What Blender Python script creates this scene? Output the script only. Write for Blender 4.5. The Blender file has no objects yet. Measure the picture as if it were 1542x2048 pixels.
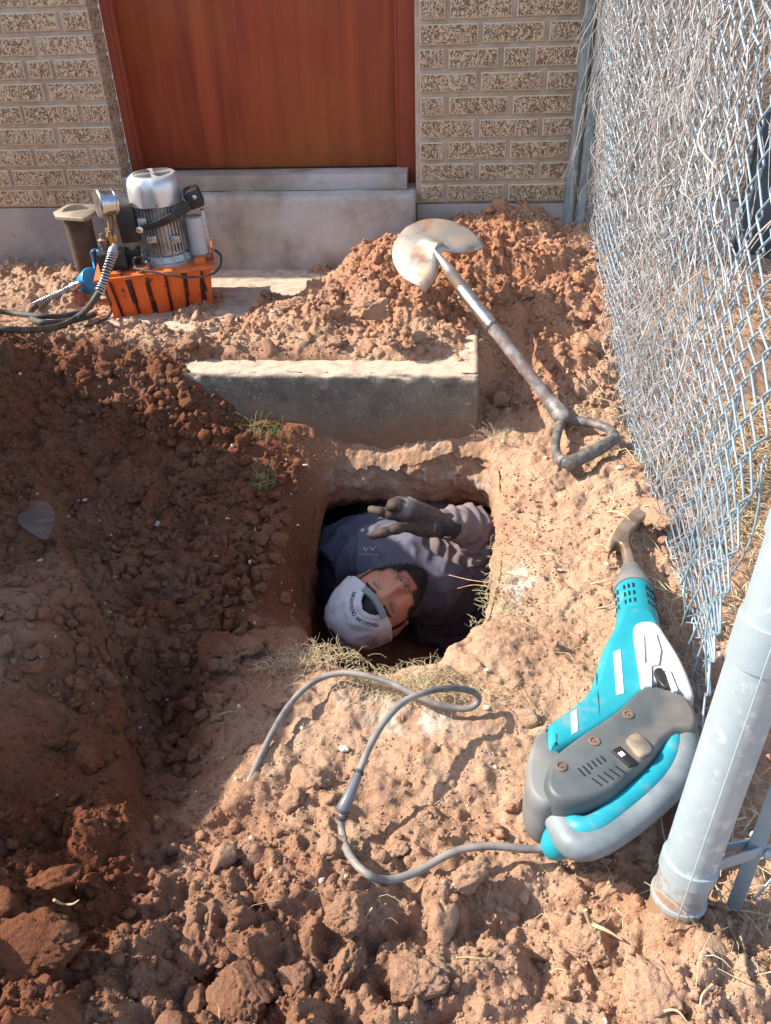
import bpy, bmesh, math, random
import numpy as np
from mathutils import Vector, Matrix
R = math.radians
sc = bpy.context.scene
C = sc.collection

# ---------------------------------------------------------------- camera
CAMLOC = np.array([0., 0., 1.1])
FW = np.array([-0.08988965, 0.81832209, -0.56768724])
RT = np.array([0.99565774, 0.08768438, -0.03125886])
UP = np.array([-0.02419749, 0.56803204, 0.82265064])
FPX = 1600.
cd = bpy.data.cameras.new('camera'); cam = bpy.data.objects.new('camera', cd); C.objects.link(cam)
cd.sensor_fit = 'VERTICAL'; cd.sensor_height = 32.; cd.lens = 32. * FPX / 2048.
cd.clip_start = .02; cd.clip_end = 500
cam.matrix_world = Matrix(((RT[0], UP[0], -FW[0], 0), (RT[1], UP[1], -FW[1], 0), (RT[2], UP[2], -FW[2], 1.1), (0, 0, 0, 1)))
sc.camera = cam
# ---------------------------------------------------------------- light
SUN_EL, SUN_AZ = 39., 2.6          # elevation; degrees behind the wall plane, coming from the left
w = bpy.data.worlds.new("World"); sc.world = w; w.use_nodes = True
nt = w.node_tree; bg = nt.nodes['Background']
sky = nt.nodes.new('ShaderNodeTexSky'); sky.sky_type = 'NISHITA'; sky.sun_disc = False
sky.sun_elevation = R(SUN_EL); sky.sun_rotation = R(270 + SUN_AZ); sky.air_density = 1.; sky.dust_density = 1.5
nt.links.new(sky.outputs[0], bg.inputs[0]); bg.inputs[1].default_value = .15
sl = bpy.data.lights.new('sun', 'SUN'); sun = bpy.data.objects.new('sun', sl); C.objects.link(sun)
sl.energy = 4.2; sl.angle = R(.5); sl.color = (1., .93, .82)
sd = Vector((-math.cos(R(SUN_EL)) * math.cos(R(SUN_AZ)), math.cos(R(SUN_EL)) * math.sin(R(SUN_AZ)), math.sin(R(SUN_EL))))
sun.rotation_euler = sd.to_track_quat('Z', 'Y').to_euler(); sun.location = (-4, 1, 5)
vs = sc.view_settings; vs.view_transform = 'Standard'; vs.look = 'None'; vs.exposure = 1.1; vs.gamma = 1.

# ---------------------------------------------------------------- helpers
def ray(px, py): return FW + RT * (px - 771) / FPX - UP * (py - 1024) / FPX
def V(px, py, d): return Vector(CAMLOC + ray(px, py) * d)
def G(px, py, z):
    r = ray(px, py); return Vector(CAMLOC + r * ((z - 1.1) / r[2]))
def GY(px, py, y):
    r = ray(px, py); return Vector(CAMLOC + r * (y / r[1]))

def hash2(ix, iy, s):
    h = (ix.astype(np.int64) * 374761393 + iy.astype(np.int64) * 668265263 + s * 1442695041) & 0x7fffffff
    h = ((h ^ (h >> 13)) * 1274126177) & 0x7fffffff
    return ((h ^ (h >> 16)) & 0xffffff) / float(0xffffff)
def vn2(x, y, s):
    ix = np.floor(x); iy = np.floor(y); fx = x - ix; fy = y - iy
    fx = fx * fx * (3 - 2 * fx); fy = fy * fy * (3 - 2 * fy)
    a = hash2(ix, iy, s); b = hash2(ix + 1, iy, s); c = hash2(ix, iy + 1, s); d = hash2(ix + 1, iy + 1, s)
    return (a + (b - a) * fx) * (1 - fy) + (c + (d - c) * fx) * fy - .5
def vn3(p, s):
    i = np.floor(p); f = p - i; f = f * f * (3 - 2 * f)
    def h(dx, dy, dz): return hash2(i[:, 0] + dx + (i[:, 2] + dz) * 57, i[:, 1] + dy + (i[:, 2] + dz) * 113, s)
    fx, fy, fz = f[:, 0], f[:, 1], f[:, 2]
    def L(a, b, t): return a + (b - a) * t
    return L(L(L(h(0,0,0), h(1,0,0), fx), L(h(0,1,0), h(1,1,0), fx), fy),
             L(L(h(0,0,1), h(1,0,1), fx), L(h(0,1,1), h(1,1,1), fx), fy), fz) - .5
def cells(x, y, size, s, keep=.6):
    gx = np.floor(x / size); gy = np.floor(y / size); out = np.zeros_like(x)
    for dx in (-1, 0, 1):
        for dy in (-1, 0, 1):
            cx = gx + dx; cy = gy + dy
            px = (cx + hash2(cx, cy, s)) * size; py = (cy + hash2(cx, cy, s + 7)) * size
            rr = size * (.35 + .6 * hash2(cx, cy, s + 13)); on = hash2(cx, cy, s + 29) < keep
            d2 = ((x - px) ** 2 + (y - py) ** 2) / rr ** 2
            out = np.maximum(out, np.where(on & (d2 < 1), rr * np.sqrt(np.clip(1 - d2, 0, 1)), 0))
    return out

def mesh_obj(name, verts, faces, mat=None, parent=None, smooth=False, sizes=None):
    me = bpy.data.meshes.new(name)
    verts = np.asarray(verts, dtype=np.float32)
    if sizes is None and isinstance(faces, np.ndarray):
        n, k = faces.shape
        me.vertices.add(len(verts)); me.vertices.foreach_set('co', verts.ravel())
        me.loops.add(n * k); me.loops.foreach_set('vertex_index', faces.astype(np.int32).ravel())
        me.polygons.add(n); me.polygons.foreach_set('loop_start', np.arange(0, n * k, k, dtype=np.int32))
        me.polygons.foreach_set('loop_total', np.full(n, k, dtype=np.int32))
        me.update(calc_edges=True)
    else:
        me.from_pydata([tuple(map(float, v)) for v in verts], [], [tuple(map(int, f)) for f in faces]); me.update()
    if smooth: me.polygons.foreach_set('use_smooth', np.ones(len(me.polygons), dtype=bool))
    o = bpy.data.objects.new(name, me); C.objects.link(o)
    if mat: me.materials.append(mat)
    if parent: o.parent = parent
    return o
def tag(o, label, cat, group=None, kind=None):
    if label: o['label'] = label
    if cat: o['category'] = cat
    if group: o['group'] = group
    if kind: o['kind'] = kind
    return o
def empty(name, loc=(0, 0, 0), rot=None):
    o = bpy.data.objects.new(name, None); C.objects.link(o); o.location = loc; o.empty_display_size = .05
    if rot is not None: o.rotation_euler = rot
    return o
def keep_world(child, parent):   # children built in world coordinates
    child.parent = parent; child.matrix_parent_inverse = parent_mat(parent).inverted()
def parent_mat(p):
    return Matrix.LocRotScale(p.location, p.rotation_euler, p.scale)

class MB:
    def __init__(s): s.v = []; s.f = []
    def add(s, v, f):
        n = len(s.v); s.v += [tuple(map(float, a)) for a in v]; s.f += [tuple(i + n for i in a) for a in f]; return s
    def box(s, c, d, rot=None, bev=0.):
        bm = bmesh.new(); bmesh.ops.create_cube(bm, size=1)
        bmesh.ops.scale(bm, vec=d, verts=bm.verts)
        if bev: bmesh.ops.bevel(bm, geom=bm.edges[:], offset=bev, segments=2, affect='EDGES', profile=.6)
        M = Matrix.Translation(c) @ (rot.to_4x4() if rot is not None else Matrix())
        bm.transform(M); bm.verts.index_update()
        s.add([v.co for v in bm.verts], [[v.index for v in f.verts] for f in bm.faces]); bm.free(); return s
    def tube(s, pts, rad, n=10, caps=True, flat=1.):
        pts = [Vector(p) for p in pts]; m = len(pts)
        rads = rad if isinstance(rad, (list, tuple, np.ndarray)) else [rad] * m
        T = []
        for i in range(m):
            t = pts[min(i + 1, m - 1)] - pts[max(i - 1, 0)]; T.append(t.normalized() if t.length > 1e-9 else Vector((0, 0, 1)))
        u = T[0].orthogonal().normalized(); vv = []; ff = []
        for i in range(m):
            u = (u - T[i] * u.dot(T[i])); u = u.normalized() if u.length > 1e-6 else T[i].orthogonal().normalized()
            b = T[i].cross(u)
            for k in range(n):
                a = 2 * math.pi * k / n; vv.append(pts[i] + (u * math.cos(a) + b * math.sin(a) * flat) * rads[i])
        for i in range(m - 1):
            for k in range(n):
                a = i * n + k; b2 = i * n + (k + 1) % n; ff.append((a, b2, b2 + n, a + n))
        if caps: ff.append(tuple(range(n - 1, -1, -1))); ff.append(tuple((m - 1) * n + k for k in range(n)))
        return s.add(vv, ff)
    def lathe(s, o, ax, prof, n=28, xr=None):   # prof: [(dist along axis, radius)]
        o = Vector(o); ax = Vector(ax).normalized()
        u = Vector(xr).normalized() if xr else ax.orthogonal().normalized(); u = (u - ax * u.dot(ax)).normalized(); b = ax.cross(u)
        vv = []; ff = []
        for (h, r) in prof:
            for k in range(n):
                a = 2 * math.pi * k / n; vv.append(o + ax * h + (u * math.cos(a) + b * math.sin(a)) * max(r, 1e-5))
        for i in range(len(prof) - 1):
            for k in range(n):
                a = i * n + k; b2 = i * n + (k + 1) % n; ff.append((a, b2, b2 + n, a + n))
        ff.append(tuple(range(n - 1, -1, -1))); ff.append(tuple((len(prof) - 1) * n + k for k in range(n)))
        return s.add(vv, ff)
    def build(s, name, mat, parent=None, smooth=True, angle=40):
        o = mesh_obj(name, s.v, s.f, mat, parent)
        if smooth:
            me = o.data; me.polygons.foreach_set('use_smooth', np.ones(len(me.polygons), dtype=bool))
            bm = bmesh.new(); bm.from_mesh(me); bmesh.ops.recalc_face_normals(bm, faces=bm.faces)
            for e in bm.edges:
                if len(e.link_faces) == 2 and e.calc_face_angle(0) > R(angle): e.smooth = False
            bm.to_mesh(me); bm.free()
        return o
def cr(pts, k=8, closed=False):     # Catmull-Rom
    P = [np.array(p, float) for p in pts]; n = len(P); out = []
    for i in range(n if closed else n - 1):
        p0 = P[i - 1] if (closed or i > 0) else 2 * P[0] - P[1]; p1 = P[i]; p2 = P[(i + 1) % n]
        p3 = P[(i + 2) % n] if (closed or i + 2 < n) else 2 * P[-1] - P[-2]
        for j in range(k):
            t = j / k
            out.append(.5 * ((2 * p1) + (p2 - p0) * t + (2 * p0 - 5 * p1 + 4 * p2 - p3) * t * t + (3 * p1 - p0 - 3 * p2 + p3) * t ** 3))
    if not closed: out.append(P[-1])
    return out
def pillow(mb, outline, h0, h1, r, frame=None, seg=4, rb=None):
    """solid from a 2-D outline: walls from h0 to h1, rounded over radius r at the top (and rb at the bottom)"""
    P = np.array(outline, float); n = len(P)
    A = .5 * np.sum(P[:, 0] * np.roll(P[:, 1], -1) - np.roll(P[:, 0], -1) * P[:, 1])
    if A < 0: P = P[::-1].copy()
    d = np.roll(P, -1, 0) - P; d /= np.linalg.norm(d, axis=1)[:, None] + 1e-12
    nn = np.stack([d[:, 1], -d[:, 0]], 1); m = nn + np.roll(nn, 1, 0); m /= np.maximum(np.linalg.norm(m, axis=1), .5)[:, None] ** 2
    m /= 1.; L = np.linalg.norm(m, axis=1); m /= np.maximum(L / 1.4, 1)[:, None]
    rb = r if rb is None else rb; rings = []
    for k in range(seg + 1):
        a = math.pi / 2 * k / seg; rings.append((rb * (1 - math.sin(a)), h0 + rb * (1 - math.cos(a))))
    for k in range(seg + 1):
        a = math.pi / 2 * k / seg; rings.append((r * (1 - math.cos(a)), h1 - r * (1 - math.sin(a))))
    vv = []
    for off, h in rings:
        Q = P - m * off
        for q in Q: vv.append((q[0], q[1], h))
    ff = []
    for i in range(len(rings) - 1):
        for k in range(n): ff.append((i * n + k, i * n + (k + 1) % n, (i + 1) * n + (k + 1) % n, (i + 1) * n + k))
    from mathutils.geometry import tessellate_polygon
    for base, flip in ((0, True), ((len(rings) - 1) * n, False)):
        tr = tessellate_polygon([[Vector((vv[base + k][0], vv[base + k][1], 0)) for k in range(n)]])
        for t in tr: ff.append(tuple(base + i for i in t))
    if frame is not None: vv = [frame @ Vector(v) for v in vv]
    return mb.add(vv, ff)

# ---------------------------------------------------------------- materials
def nmat(name, col, rough=.6, metal=0., col2=None, nscale=8., ndetail=5., lo=.4, hi=.6, bump=0., bscale=60., bdist=.003,
         col3=None, n3=3., lo3=.5, hi3=.65, coat=0., obj=True, spec=.5, rough2=None, subs=0.):
    m = bpy.data.materials.new(name); m.use_nodes = True; t = m.node_tree; N = t.nodes; K = t.links
    b = N['Principled BSDF']; b.inputs['Roughness'].default_value = rough; b.inputs['Metallic'].default_value = metal
    b.inputs['Coat Weight'].default_value = coat; b.inputs['Specular IOR Level'].default_value = spec
    if subs:
        b.inputs['Subsurface Weight'].default_value = subs; b.inputs['Subsurface Radius'].default_value = (.01, .004, .002)
        b.inputs['Subsurface Scale'].default_value = .5
    tc = N.new('ShaderNodeTexCoord'); src = tc.outputs['Object']
    col = tuple(col) + (1,)
    b.inputs['Base Color'].default_value = col
    last = None
    def noise(scale, detail, rough_=.6):
        n = N.new('ShaderNodeTexNoise'); n.inputs['Scale'].default_value = scale; n.inputs['Detail'].default_value = detail
        n.inputs['Roughness'].default_value = rough_; K.new(src, n.inputs['Vector']); return n.outputs['Fac']
    def ramp(f, lo, hi):
        r = N.new('ShaderNodeMapRange'); r.inputs[1].default_value = lo; r.inputs[2].default_value = hi; K.new(f, r.inputs[0]); return r.outputs[0]
    def mix(f, a, bcol):
        x = N.new('ShaderNodeMix'); x.data_type = 'RGBA'; K.new(f, x.inputs[0])
        if isinstance(a, tuple): x.inputs[6].default_value = a
        else: K.new(a, x.inputs[6])
        if isinstance(bcol, tuple): x.inputs[7].default_value = bcol
        else: K.new(bcol, x.inputs[7])
        return x.outputs[2]
    cur = col
    if col2:
        f = ramp(noise(nscale, ndetail), lo, hi); cur = mix(f, cur, tuple(col2) + (1,))
        if rough2 is not None:
            rr = N.new('ShaderNodeMapRange'); rr.inputs[3].default_value = rough; rr.inputs[4].default_value = rough2; K.new(f, rr.inputs[0]); K.new(rr.outputs[0], b.inputs['Roughness'])
    if col3: cur = mix(ramp(noise(n3, 4), lo3, hi3), cur, tuple(col3) + (1,))
    if not isinstance(cur, tuple): K.new(cur, b.inputs['Base Color'])
    if bump:
        bp = N.new('ShaderNodeBump'); bp.inputs['Strength'].default_value = bump; bp.inputs['Distance'].default_value = bdist
        K.new(noise(bscale, 6), bp.inputs['Height']); K.new(bp.outputs[0], b.inputs['Normal'])
    m['_'] = 1
    return m

def soil_material():
    m = bpy.data.materials.new('soil'); m.use_nodes = True; t = m.node_tree; N = t.nodes; K = t.links; b = N['Principled BSDF']
    b.inputs['Roughness'].default_value = .95; b.inputs['Specular IOR Level'].default_value = .15
    tc = N.new('ShaderNodeTexCoord'); src = tc.outputs['Object']
    def noise(s, d=5, r=.6, off=0):
        mp = N.new('ShaderNodeMapping'); mp.inputs['Location'].default_value = (off, off * .7, off * .3); K.new(src, mp.inputs[0])
        n = N.new('ShaderNodeTexNoise'); n.inputs['Scale'].default_value = s; n.inputs['Detail'].default_value = d; n.inputs['Roughness'].default_value = r
        K.new(mp.outputs[0], n.inputs['Vector']); return n.outputs['Fac']
    def rng(f, a, c, lo=0., hi=1.):
        r = N.new('ShaderNodeMapRange'); r.inputs[1].default_value = a; r.inputs[2].default_value = c; r.inputs[3].default_value = lo; r.inputs[4].default_value = hi; K.new(f, r.inputs[0]); return r.outputs[0]
    def mix(f, a, c, bt='MIX'):
        x = N.new('ShaderNodeMix'); x.data_type = 'RGBA'; x.blend_type = bt; K.new(f, x.inputs[0])
        for i, q in ((6, a), (7, c)):
            if isinstance(q, tuple): x.inputs[i].default_value = q + (1,)
            else: K.new(q, x.inputs[i])
        return x.outputs[2]
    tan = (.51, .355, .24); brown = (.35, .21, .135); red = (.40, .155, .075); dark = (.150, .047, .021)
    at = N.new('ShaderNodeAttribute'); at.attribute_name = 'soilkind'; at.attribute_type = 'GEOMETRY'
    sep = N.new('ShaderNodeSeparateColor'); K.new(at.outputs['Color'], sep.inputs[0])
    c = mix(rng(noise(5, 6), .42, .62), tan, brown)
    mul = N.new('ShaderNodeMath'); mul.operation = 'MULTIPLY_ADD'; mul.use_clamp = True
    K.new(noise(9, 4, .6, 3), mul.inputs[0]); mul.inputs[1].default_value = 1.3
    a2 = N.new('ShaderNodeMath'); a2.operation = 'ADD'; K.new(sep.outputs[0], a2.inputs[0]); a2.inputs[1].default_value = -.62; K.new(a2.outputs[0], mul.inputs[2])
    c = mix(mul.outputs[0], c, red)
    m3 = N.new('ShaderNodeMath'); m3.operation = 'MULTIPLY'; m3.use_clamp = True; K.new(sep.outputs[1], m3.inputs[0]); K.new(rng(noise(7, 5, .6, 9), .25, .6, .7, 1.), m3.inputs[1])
    c = mix(m3.outputs[0], c, dark)  # soil darkened where moist and where shade is painted in
    c = mix(rng(noise(140, 3, .7, 5), .35, .7, 0., .5), c, mix(sep.outputs[1], (.62, .43, .29), (.24, .10, .052)))
    c = mix(rng(noise(70, 3, .7, 15), .58, .75, 0., .6), c, (.16, .075, .045))
    # scattered pale grit
    vo = N.new('ShaderNodeTexVoronoi'); vo.inputs['Scale'].default_value = 48; K.new(src, vo.inputs['Vector'])
    f1 = rng(vo.outputs['Distance'], .10, .16, 1., 0.)
    sp = N.new('ShaderNodeSeparateColor'); K.new(vo.outputs['Color'], sp.inputs[0]); f2 = rng(sp.outputs[0], .93, .95, 0., .8)
    mm = N.new('ShaderNodeMath'); mm.operation = 'MULTIPLY'; K.new(f1, mm.inputs[0]); K.new(f2, mm.inputs[1])
    c = mix(mm.outputs[0], c, (.68, .60, .50))
    c = mix(sep.outputs[2], c, (.80, .74, .64))
    K.new(c, b.inputs['Base Color'])
    bp = N.new('ShaderNodeBump'); bp.inputs['Strength'].default_value = 1.; bp.inputs['Distance'].default_value = .0045
    K.new(noise(190, 4, .75), bp.inputs['Height'])
    bp2 = N.new('ShaderNodeBump'); bp2.inputs['Strength'].default_value = .8; bp2.inputs['Distance'].default_value = .006
    K.new(noise(70, 5, .7, 21), bp2.inputs['Height']); K.new(bp.outputs[0], bp2.inputs['Normal']); K.new(bp2.outputs[0], b.inputs['Normal'])
    return m
SOIL = soil_material()

CONC = nmat('concrete', (.33, .29, .25), .9, col2=(.24, .20, .17), nscale=14, bump=.6, bscale=90, bdist=.004, col3=(.42, .38, .33), n3=5, spec=.2)
CONC2 = nmat('sill_concrete', (.42, .35, .285), .9, col2=(.30, .245, .195), nscale=9, bump=.35, bscale=70, bdist=.003, col3=(.5, .46, .43), n3=3, spec=.2)
GALV = nmat('galvanised_steel', (.52, .61, .65), .40, .5, col2=(.39, .48, .52), nscale=11, lo=.35, hi=.65, bump=.15, bscale=60, bdist=.001, rough2=.55, col3=(.40, .36, .31), n3=26, lo3=.60, hi3=.72)
WIRE = nmat('galvanised_wire', (.32, .42, .48), .5, .25, col2=(.23, .31, .37), nscale=40)
STRAW = nmat('dry_grass', (.66, .56, .36), .8, col2=(.5, .38, .22), nscale=30, spec=.2)
VINE = nmat('dead_vine', (.50, .47, .45), .85, col2=(.31, .27, .24), nscale=25, spec=.2)
GREEN = nmat('green_grass', (.16, .22, .06), .7, col2=(.38, .34, .14), nscale=20)
ROOT = nmat('root', (.40, .27, .16), .9, col2=(.58, .44, .28), nscale=40, spec=.2)
BLACKP = nmat('black_plastic', (.018, .018, .02), .42, col2=(.05, .045, .04), nscale=18, lo=.5, hi=.75)
RUBBER = nmat('black_rubber', (.05, .048, .046), .7, col2=(.16, .12, .09), nscale=25, lo=.45, hi=.75)
STEEL = nmat('bright_steel', (.62, .62, .60), .28, .95, col2=(.36, .33, .30), nscale=30, lo=.5, hi=.72)
DSTEEL = nmat('dull_steel', (.20, .16, .13), .55, .6, col2=(.33, .22, .15), nscale=18)
BRASS = nmat('brass', (.72, .48, .16), .35, .9, col2=(.35, .22, .1), nscale=60)
ORANGE = nmat('orange_paint', (.78, .13, .018), .42, col2=(.66, .11, .02), nscale=8, col3=(.07, .03, .02), n3=26, lo3=.60, hi3=.68, bump=.1, bscale=120, bdist=.001)
TEAL = nmat('teal_plastic', (.01, .27, .34), .42, col2=(.03, .33, .39), nscale=7, col3=(.26, .27, .23), n3=14, lo3=.55, hi3=.75)
GREYP = nmat('grey_rubber', (.115, .125, .13), .6, col2=(.19, .195, .19), nscale=11, col3=(.33, .28, .23), n3=6, lo3=.56, hi3=.8, bump=.15, bscale=150, bdist=.001)
LGREY = nmat('light_grey_plastic', (.46, .47, .48), .5, col2=(.55, .53, .5), nscale=12)
WHITEM = nmat('white_sticker', (.85, .87, .88), .4)
ALU = nmat('aluminium_cast', (.52, .52, .52), .45, .7, col2=(.28, .2, .16), nscale=26, lo=.45, hi=.72)
SILVER = nmat('silver_fan_cover', (.74, .75, .75), .33, .55, col2=(.66, .66, .65), nscale=20)
BLUEP = nmat('blue_paint', (.01, .30, .62), .35, col2=(.02, .2, .42), nscale=12)

def muddy(m, colr, z0=.03, dz=.10, amp=.12):      # soil splashed and caked near the ground
    t = m.node_tree; N = t.nodes; K = t.links; b = N['Principled BSDF']; src = b.inputs['Base Color'].links[0].from_socket
    tc = N.new('ShaderNodeTexCoord'); sp = N.new('ShaderNodeSeparateXYZ'); K.new(tc.outputs['Object'], sp.inputs[0])
    n = N.new('ShaderNodeTexNoise'); n.inputs['Scale'].default_value = 38; n.inputs['Detail'].default_value = 6; n.inputs['Roughness'].default_value = .7; K.new(tc.outputs['Object'], n.inputs['Vector'])
    ad = N.new('ShaderNodeMath'); ad.operation = 'MULTIPLY_ADD'; K.new(n.outputs['Fac'], ad.inputs[0]); ad.inputs[1].default_value = -amp * 4; K.new(sp.outputs[2], ad.inputs[2])
    r = N.new('ShaderNodeMapRange'); r.inputs[1].default_value = z0 - amp * 2 + dz; r.inputs[2].default_value = z0 - amp * 2; K.new(ad.outputs[0], r.inputs[0])
    x = N.new('ShaderNodeMix'); x.data_type = 'RGBA'; K.new(r.outputs[0], x.inputs[0]); K.new(src, x.inputs[6]); x.inputs[7].default_value = colr + (1,); K.new(x.outputs[2], b.inputs['Base Color'])
GALVP = nmat('galvanised_post', (.50, .59, .63), .42, .45, col2=(.36, .45, .49), nscale=9, lo=.38, hi=.62, bump=.15, bscale=60, bdist=.001, rough2=.58, col3=(.62, .68, .70), n3=55, lo3=.55, hi3=.68)
muddy(GALVP, (.42, .27, .17))

# ---------------------------------------------------------------- terrain height
def tps(pts):
    P = np.array(pts, float); X = P[:, :2]; n = len(P)
    def U(r2): return .5 * r2 * np.log(r2 + 1e-9)
    d2 = ((X[:, None] - X[None]) ** 2).sum(-1); K = U(d2) + np.eye(n) * .002
    Q = np.hstack([np.ones((n, 1)), X]); A = np.block([[K, Q], [Q.T, np.zeros((3, 3))]])
    s = np.linalg.solve(A, np.concatenate([P[:, 2], np.zeros(3)]))
    def f(x, y):
        sh = x.shape; x = x.ravel(); y = y.ravel(); o = s[n] + s[n + 1] * x + s[n + 2] * y
        for i in range(n): o = o + s[i] * U((x - X[i, 0]) ** 2 + (y - X[i, 1]) ** 2)
        return o.reshape(sh)
    return f
LOW = [(-3, 3, .25), (-3, 1.5, .5), (-3, .3, .3), (-3, -1, 0), (0, -1, .05), (1.5, -1, 0), (3, 1, -.06), (3, 3, -.04),
    (-1.8, 1.94, .88), (-1.75, 1.6, 1.22), (-1.75, 1.2, 1.20), (-1.75, .8, 1.10), (-1.7, .45, 1.05), (-1.7, .1, 1.0), (-1.65, -.3, .7), (-1.5, -.8, .25), (-1.9, 2.3, .35),  # unseen heap crest on the left, built high to shade the trench
    (-1.3, 1.6, .42), (-1.3, 1.2, .50), (-1.2, .8, .48), (-1.1, .45, .42), (-1.4, 2.05, .40),
    (-1.25, 2.0, .30), (-1.1, 1.7, .19), (-.98, 1.38, .15), (-.86, 1.15, .13), (-.78, .9, .13), (-.72, .65, .15), (-.58, .4, .20), (-.5, .2, .22),
    (-.64, 1.12, .085), (-.60, 1.25, -.02), (-.66, 1.5, .0), (-.72, 1.75, .07), (-.85, 1.9, .17), (-.52, 1.1, -.04), (-.50, 1.3, -.03), (-.50, 1.55, -.01), (-.52, 1.78, .02),
    (-.45, .95, .0), (-.42, .75, .01), (-.5, .6, .06), (-.36, .5, .08), (-.3, .35, .12), (-.36, .15, .15),
    (-.42, 1.89, .04), (-.3, 1.9, .0), (-.1, 1.9, .01), (.03, 1.9, .04), (-.40, 1.6, -.01), (-.36, 1.2, -.01), (-.25, 1.05, .0), (-.1, 1.02, .0), (.08, 1.1, .0), (.13, 1.4, .0), (.14, 1.7, .01),
    (.1, 2.0, .04), (.1, 2.2, .1), (.15, 2.4, .24), (.2, 2.6, .34), (.25, 2.82, .40), (.36, 2.8, .33), (.42, 2.4, .18), (.30, 2.2, .12), (.43, 2.1, .09), (.3, 1.9, .04), (.43, 1.8, .05), (.42, 1.5, .03), (.44, 1.2, .02), (.25, 1.5, .005),
    (.25, 1.2, -.01), (.1, .8, -.01), (-.1, .8, .0), (.3, .8, -.02), (.42, .9, .0), (-.1, .55, .02), (.1, .5, .02), (.3, .5, .03), (-.1, .3, .06), (.2, .25, .05), (.5, .5, -.01),
    (.58, 2.4, .0), (.56, 1.8, -.03), (.55, 1.3, -.04), (.6, .8, -.04), (.8, 1.5, -.05), (.9, 2.4, -.03), (1.3, 2.8, -.03), (.7, .3, -.04)]
UPP = [(-2.2, 2.8, .2), (-1.6, 2.75, .22), (-1.3, 2.75, .22), (-.9, 2.75, .17), (-.6, 2.72, .17), (-.45, 2.7, .19), (-1.6, 2.4, .24), (-1.35, 2.45, .22), (-1.1, 2.42, .195), (-.8, 2.42, .175), (-.62, 2.48, .185),
    (-1.35, 2.1, .25), (-1.45, 2.25, .22), (-1.2, 2.28, .205), (-1.15, 2.1, .235), (-1.1, 2.26, .205), (-.9, 2.25, .205), (-.7, 2.24, .21), (-.95, 2.08, .245), (-.75, 2.05, .225), (-.6, 2.05, .225), (-.4, 2.04, .215), (-.2, 2.04, .208), (-.05, 2.04, .205), (.03, 2.03, .195),
    (-.5, 2.25, .235), (-.35, 2.25, .26), (-.2, 2.25, .26), (-.05, 2.2, .235), (.05, 2.2, .2), (-.5, 2.45, .215), (-.4, 2.55, .27), (-.3, 2.6, .355), (-.25, 2.45, .33), (-.1, 2.45, .33), (.05, 2.45, .30), (-.15, 2.65, .37), (-.1, 2.78, .33), (0, 2.6, .37), (.15, 2.45, .27), (.15, 2.65, .37), (.2, 2.82, .41), (.35, 2.8, .34), (-.28, 2.75, .30)]
fL = tps(LOW); fU = tps(UPP)
def sstep(x, a, b): t = np.clip((x - a) / (b - a), 0, 1); return t * t * (3 - 2 * t)
# rim of the excavation (steep edge)
RIM = np.array(cr([(-.35, 1.87), (-.12, 1.885), (.07, 1.88), (.092, 1.68), (.088, 1.5), (.072, 1.35), (.03, 1.22), (-.05, 1.125), (-.18, 1.105), (-.27, 1.14), (-.335, 1.30), (-.365, 1.5), (-.37, 1.7)], 8, True))
def sdist(x, y):
    sh = x.shape; x = x.ravel(); y = y.ravel(); d = np.full(x.shape, 9.); ins = np.zeros(x.shape, bool)
    a = RIM; b = np.roll(RIM, -1, 0)
    for i in range(len(a)):
        ax, ay = a[i]; bx, by = b[i]; ex, ey = bx - ax, by - ay
        t = np.clip(((x - ax) * ex + (y - ay) * ey) / (ex * ex + ey * ey), 0, 1)
        d = np.minimum(d, np.hypot(x - ax - t * ex, y - ay - t * ey))
        c = ((ay > y) != (by > y)) & (x < (bx - ax) * (y - ay) / (by - ay + 1e-12) + ax); ins ^= c
    return np.where(ins, -d, d).reshape(sh)
def gauss(x, y, cx, cy, sx, sy=None): sy = sy or sx; return np.exp(-((x - cx) / sx) ** 2 - ((y - cy) / sy) ** 2)
def base_height(x, y):
    xc = np.clip(x, -3, 3); yc = np.clip(y, -1, 3)
    L = fL(xc, yc); Uh = fU(xc, yc)
    my = sstep(y, 1.985, 2.03); mx = np.where(y > 2.3, 1., 1 - sstep(x, .015 + .25 * np.clip(y - 2.03, 0, 1), .05 + .5 * np.clip(y - 2.03, 0, 1)))
    blend = my * mx
    leftcover = sstep(-x, .66, .78) * sstep(y, 1.8, 2.05)
    m = np.maximum(blend, leftcover)
    H = L * (1 - m) + Uh * m
    ex = np.interp(y, [.55, .75, .95, 1.1, 1.25, 1.5], [-.40, -.50, -.60, -.69, -.80, -.98]) + .02 * vn2(y * 9, y * 0 + 2, 80)
    H = H + .10 * (sstep(ex - x, -.010, .016) - .45) * gauss(x, y, -.7, 1.0, .34, .34) - .05 * gauss(x - ex, y, .07, 1.0, .07, .28)
    far = np.maximum(sstep(np.abs(x), 3, 8), np.maximum(sstep(y, 3.2, 7), sstep(-y, 1, 5)))
    return H * (1 - far)
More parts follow.
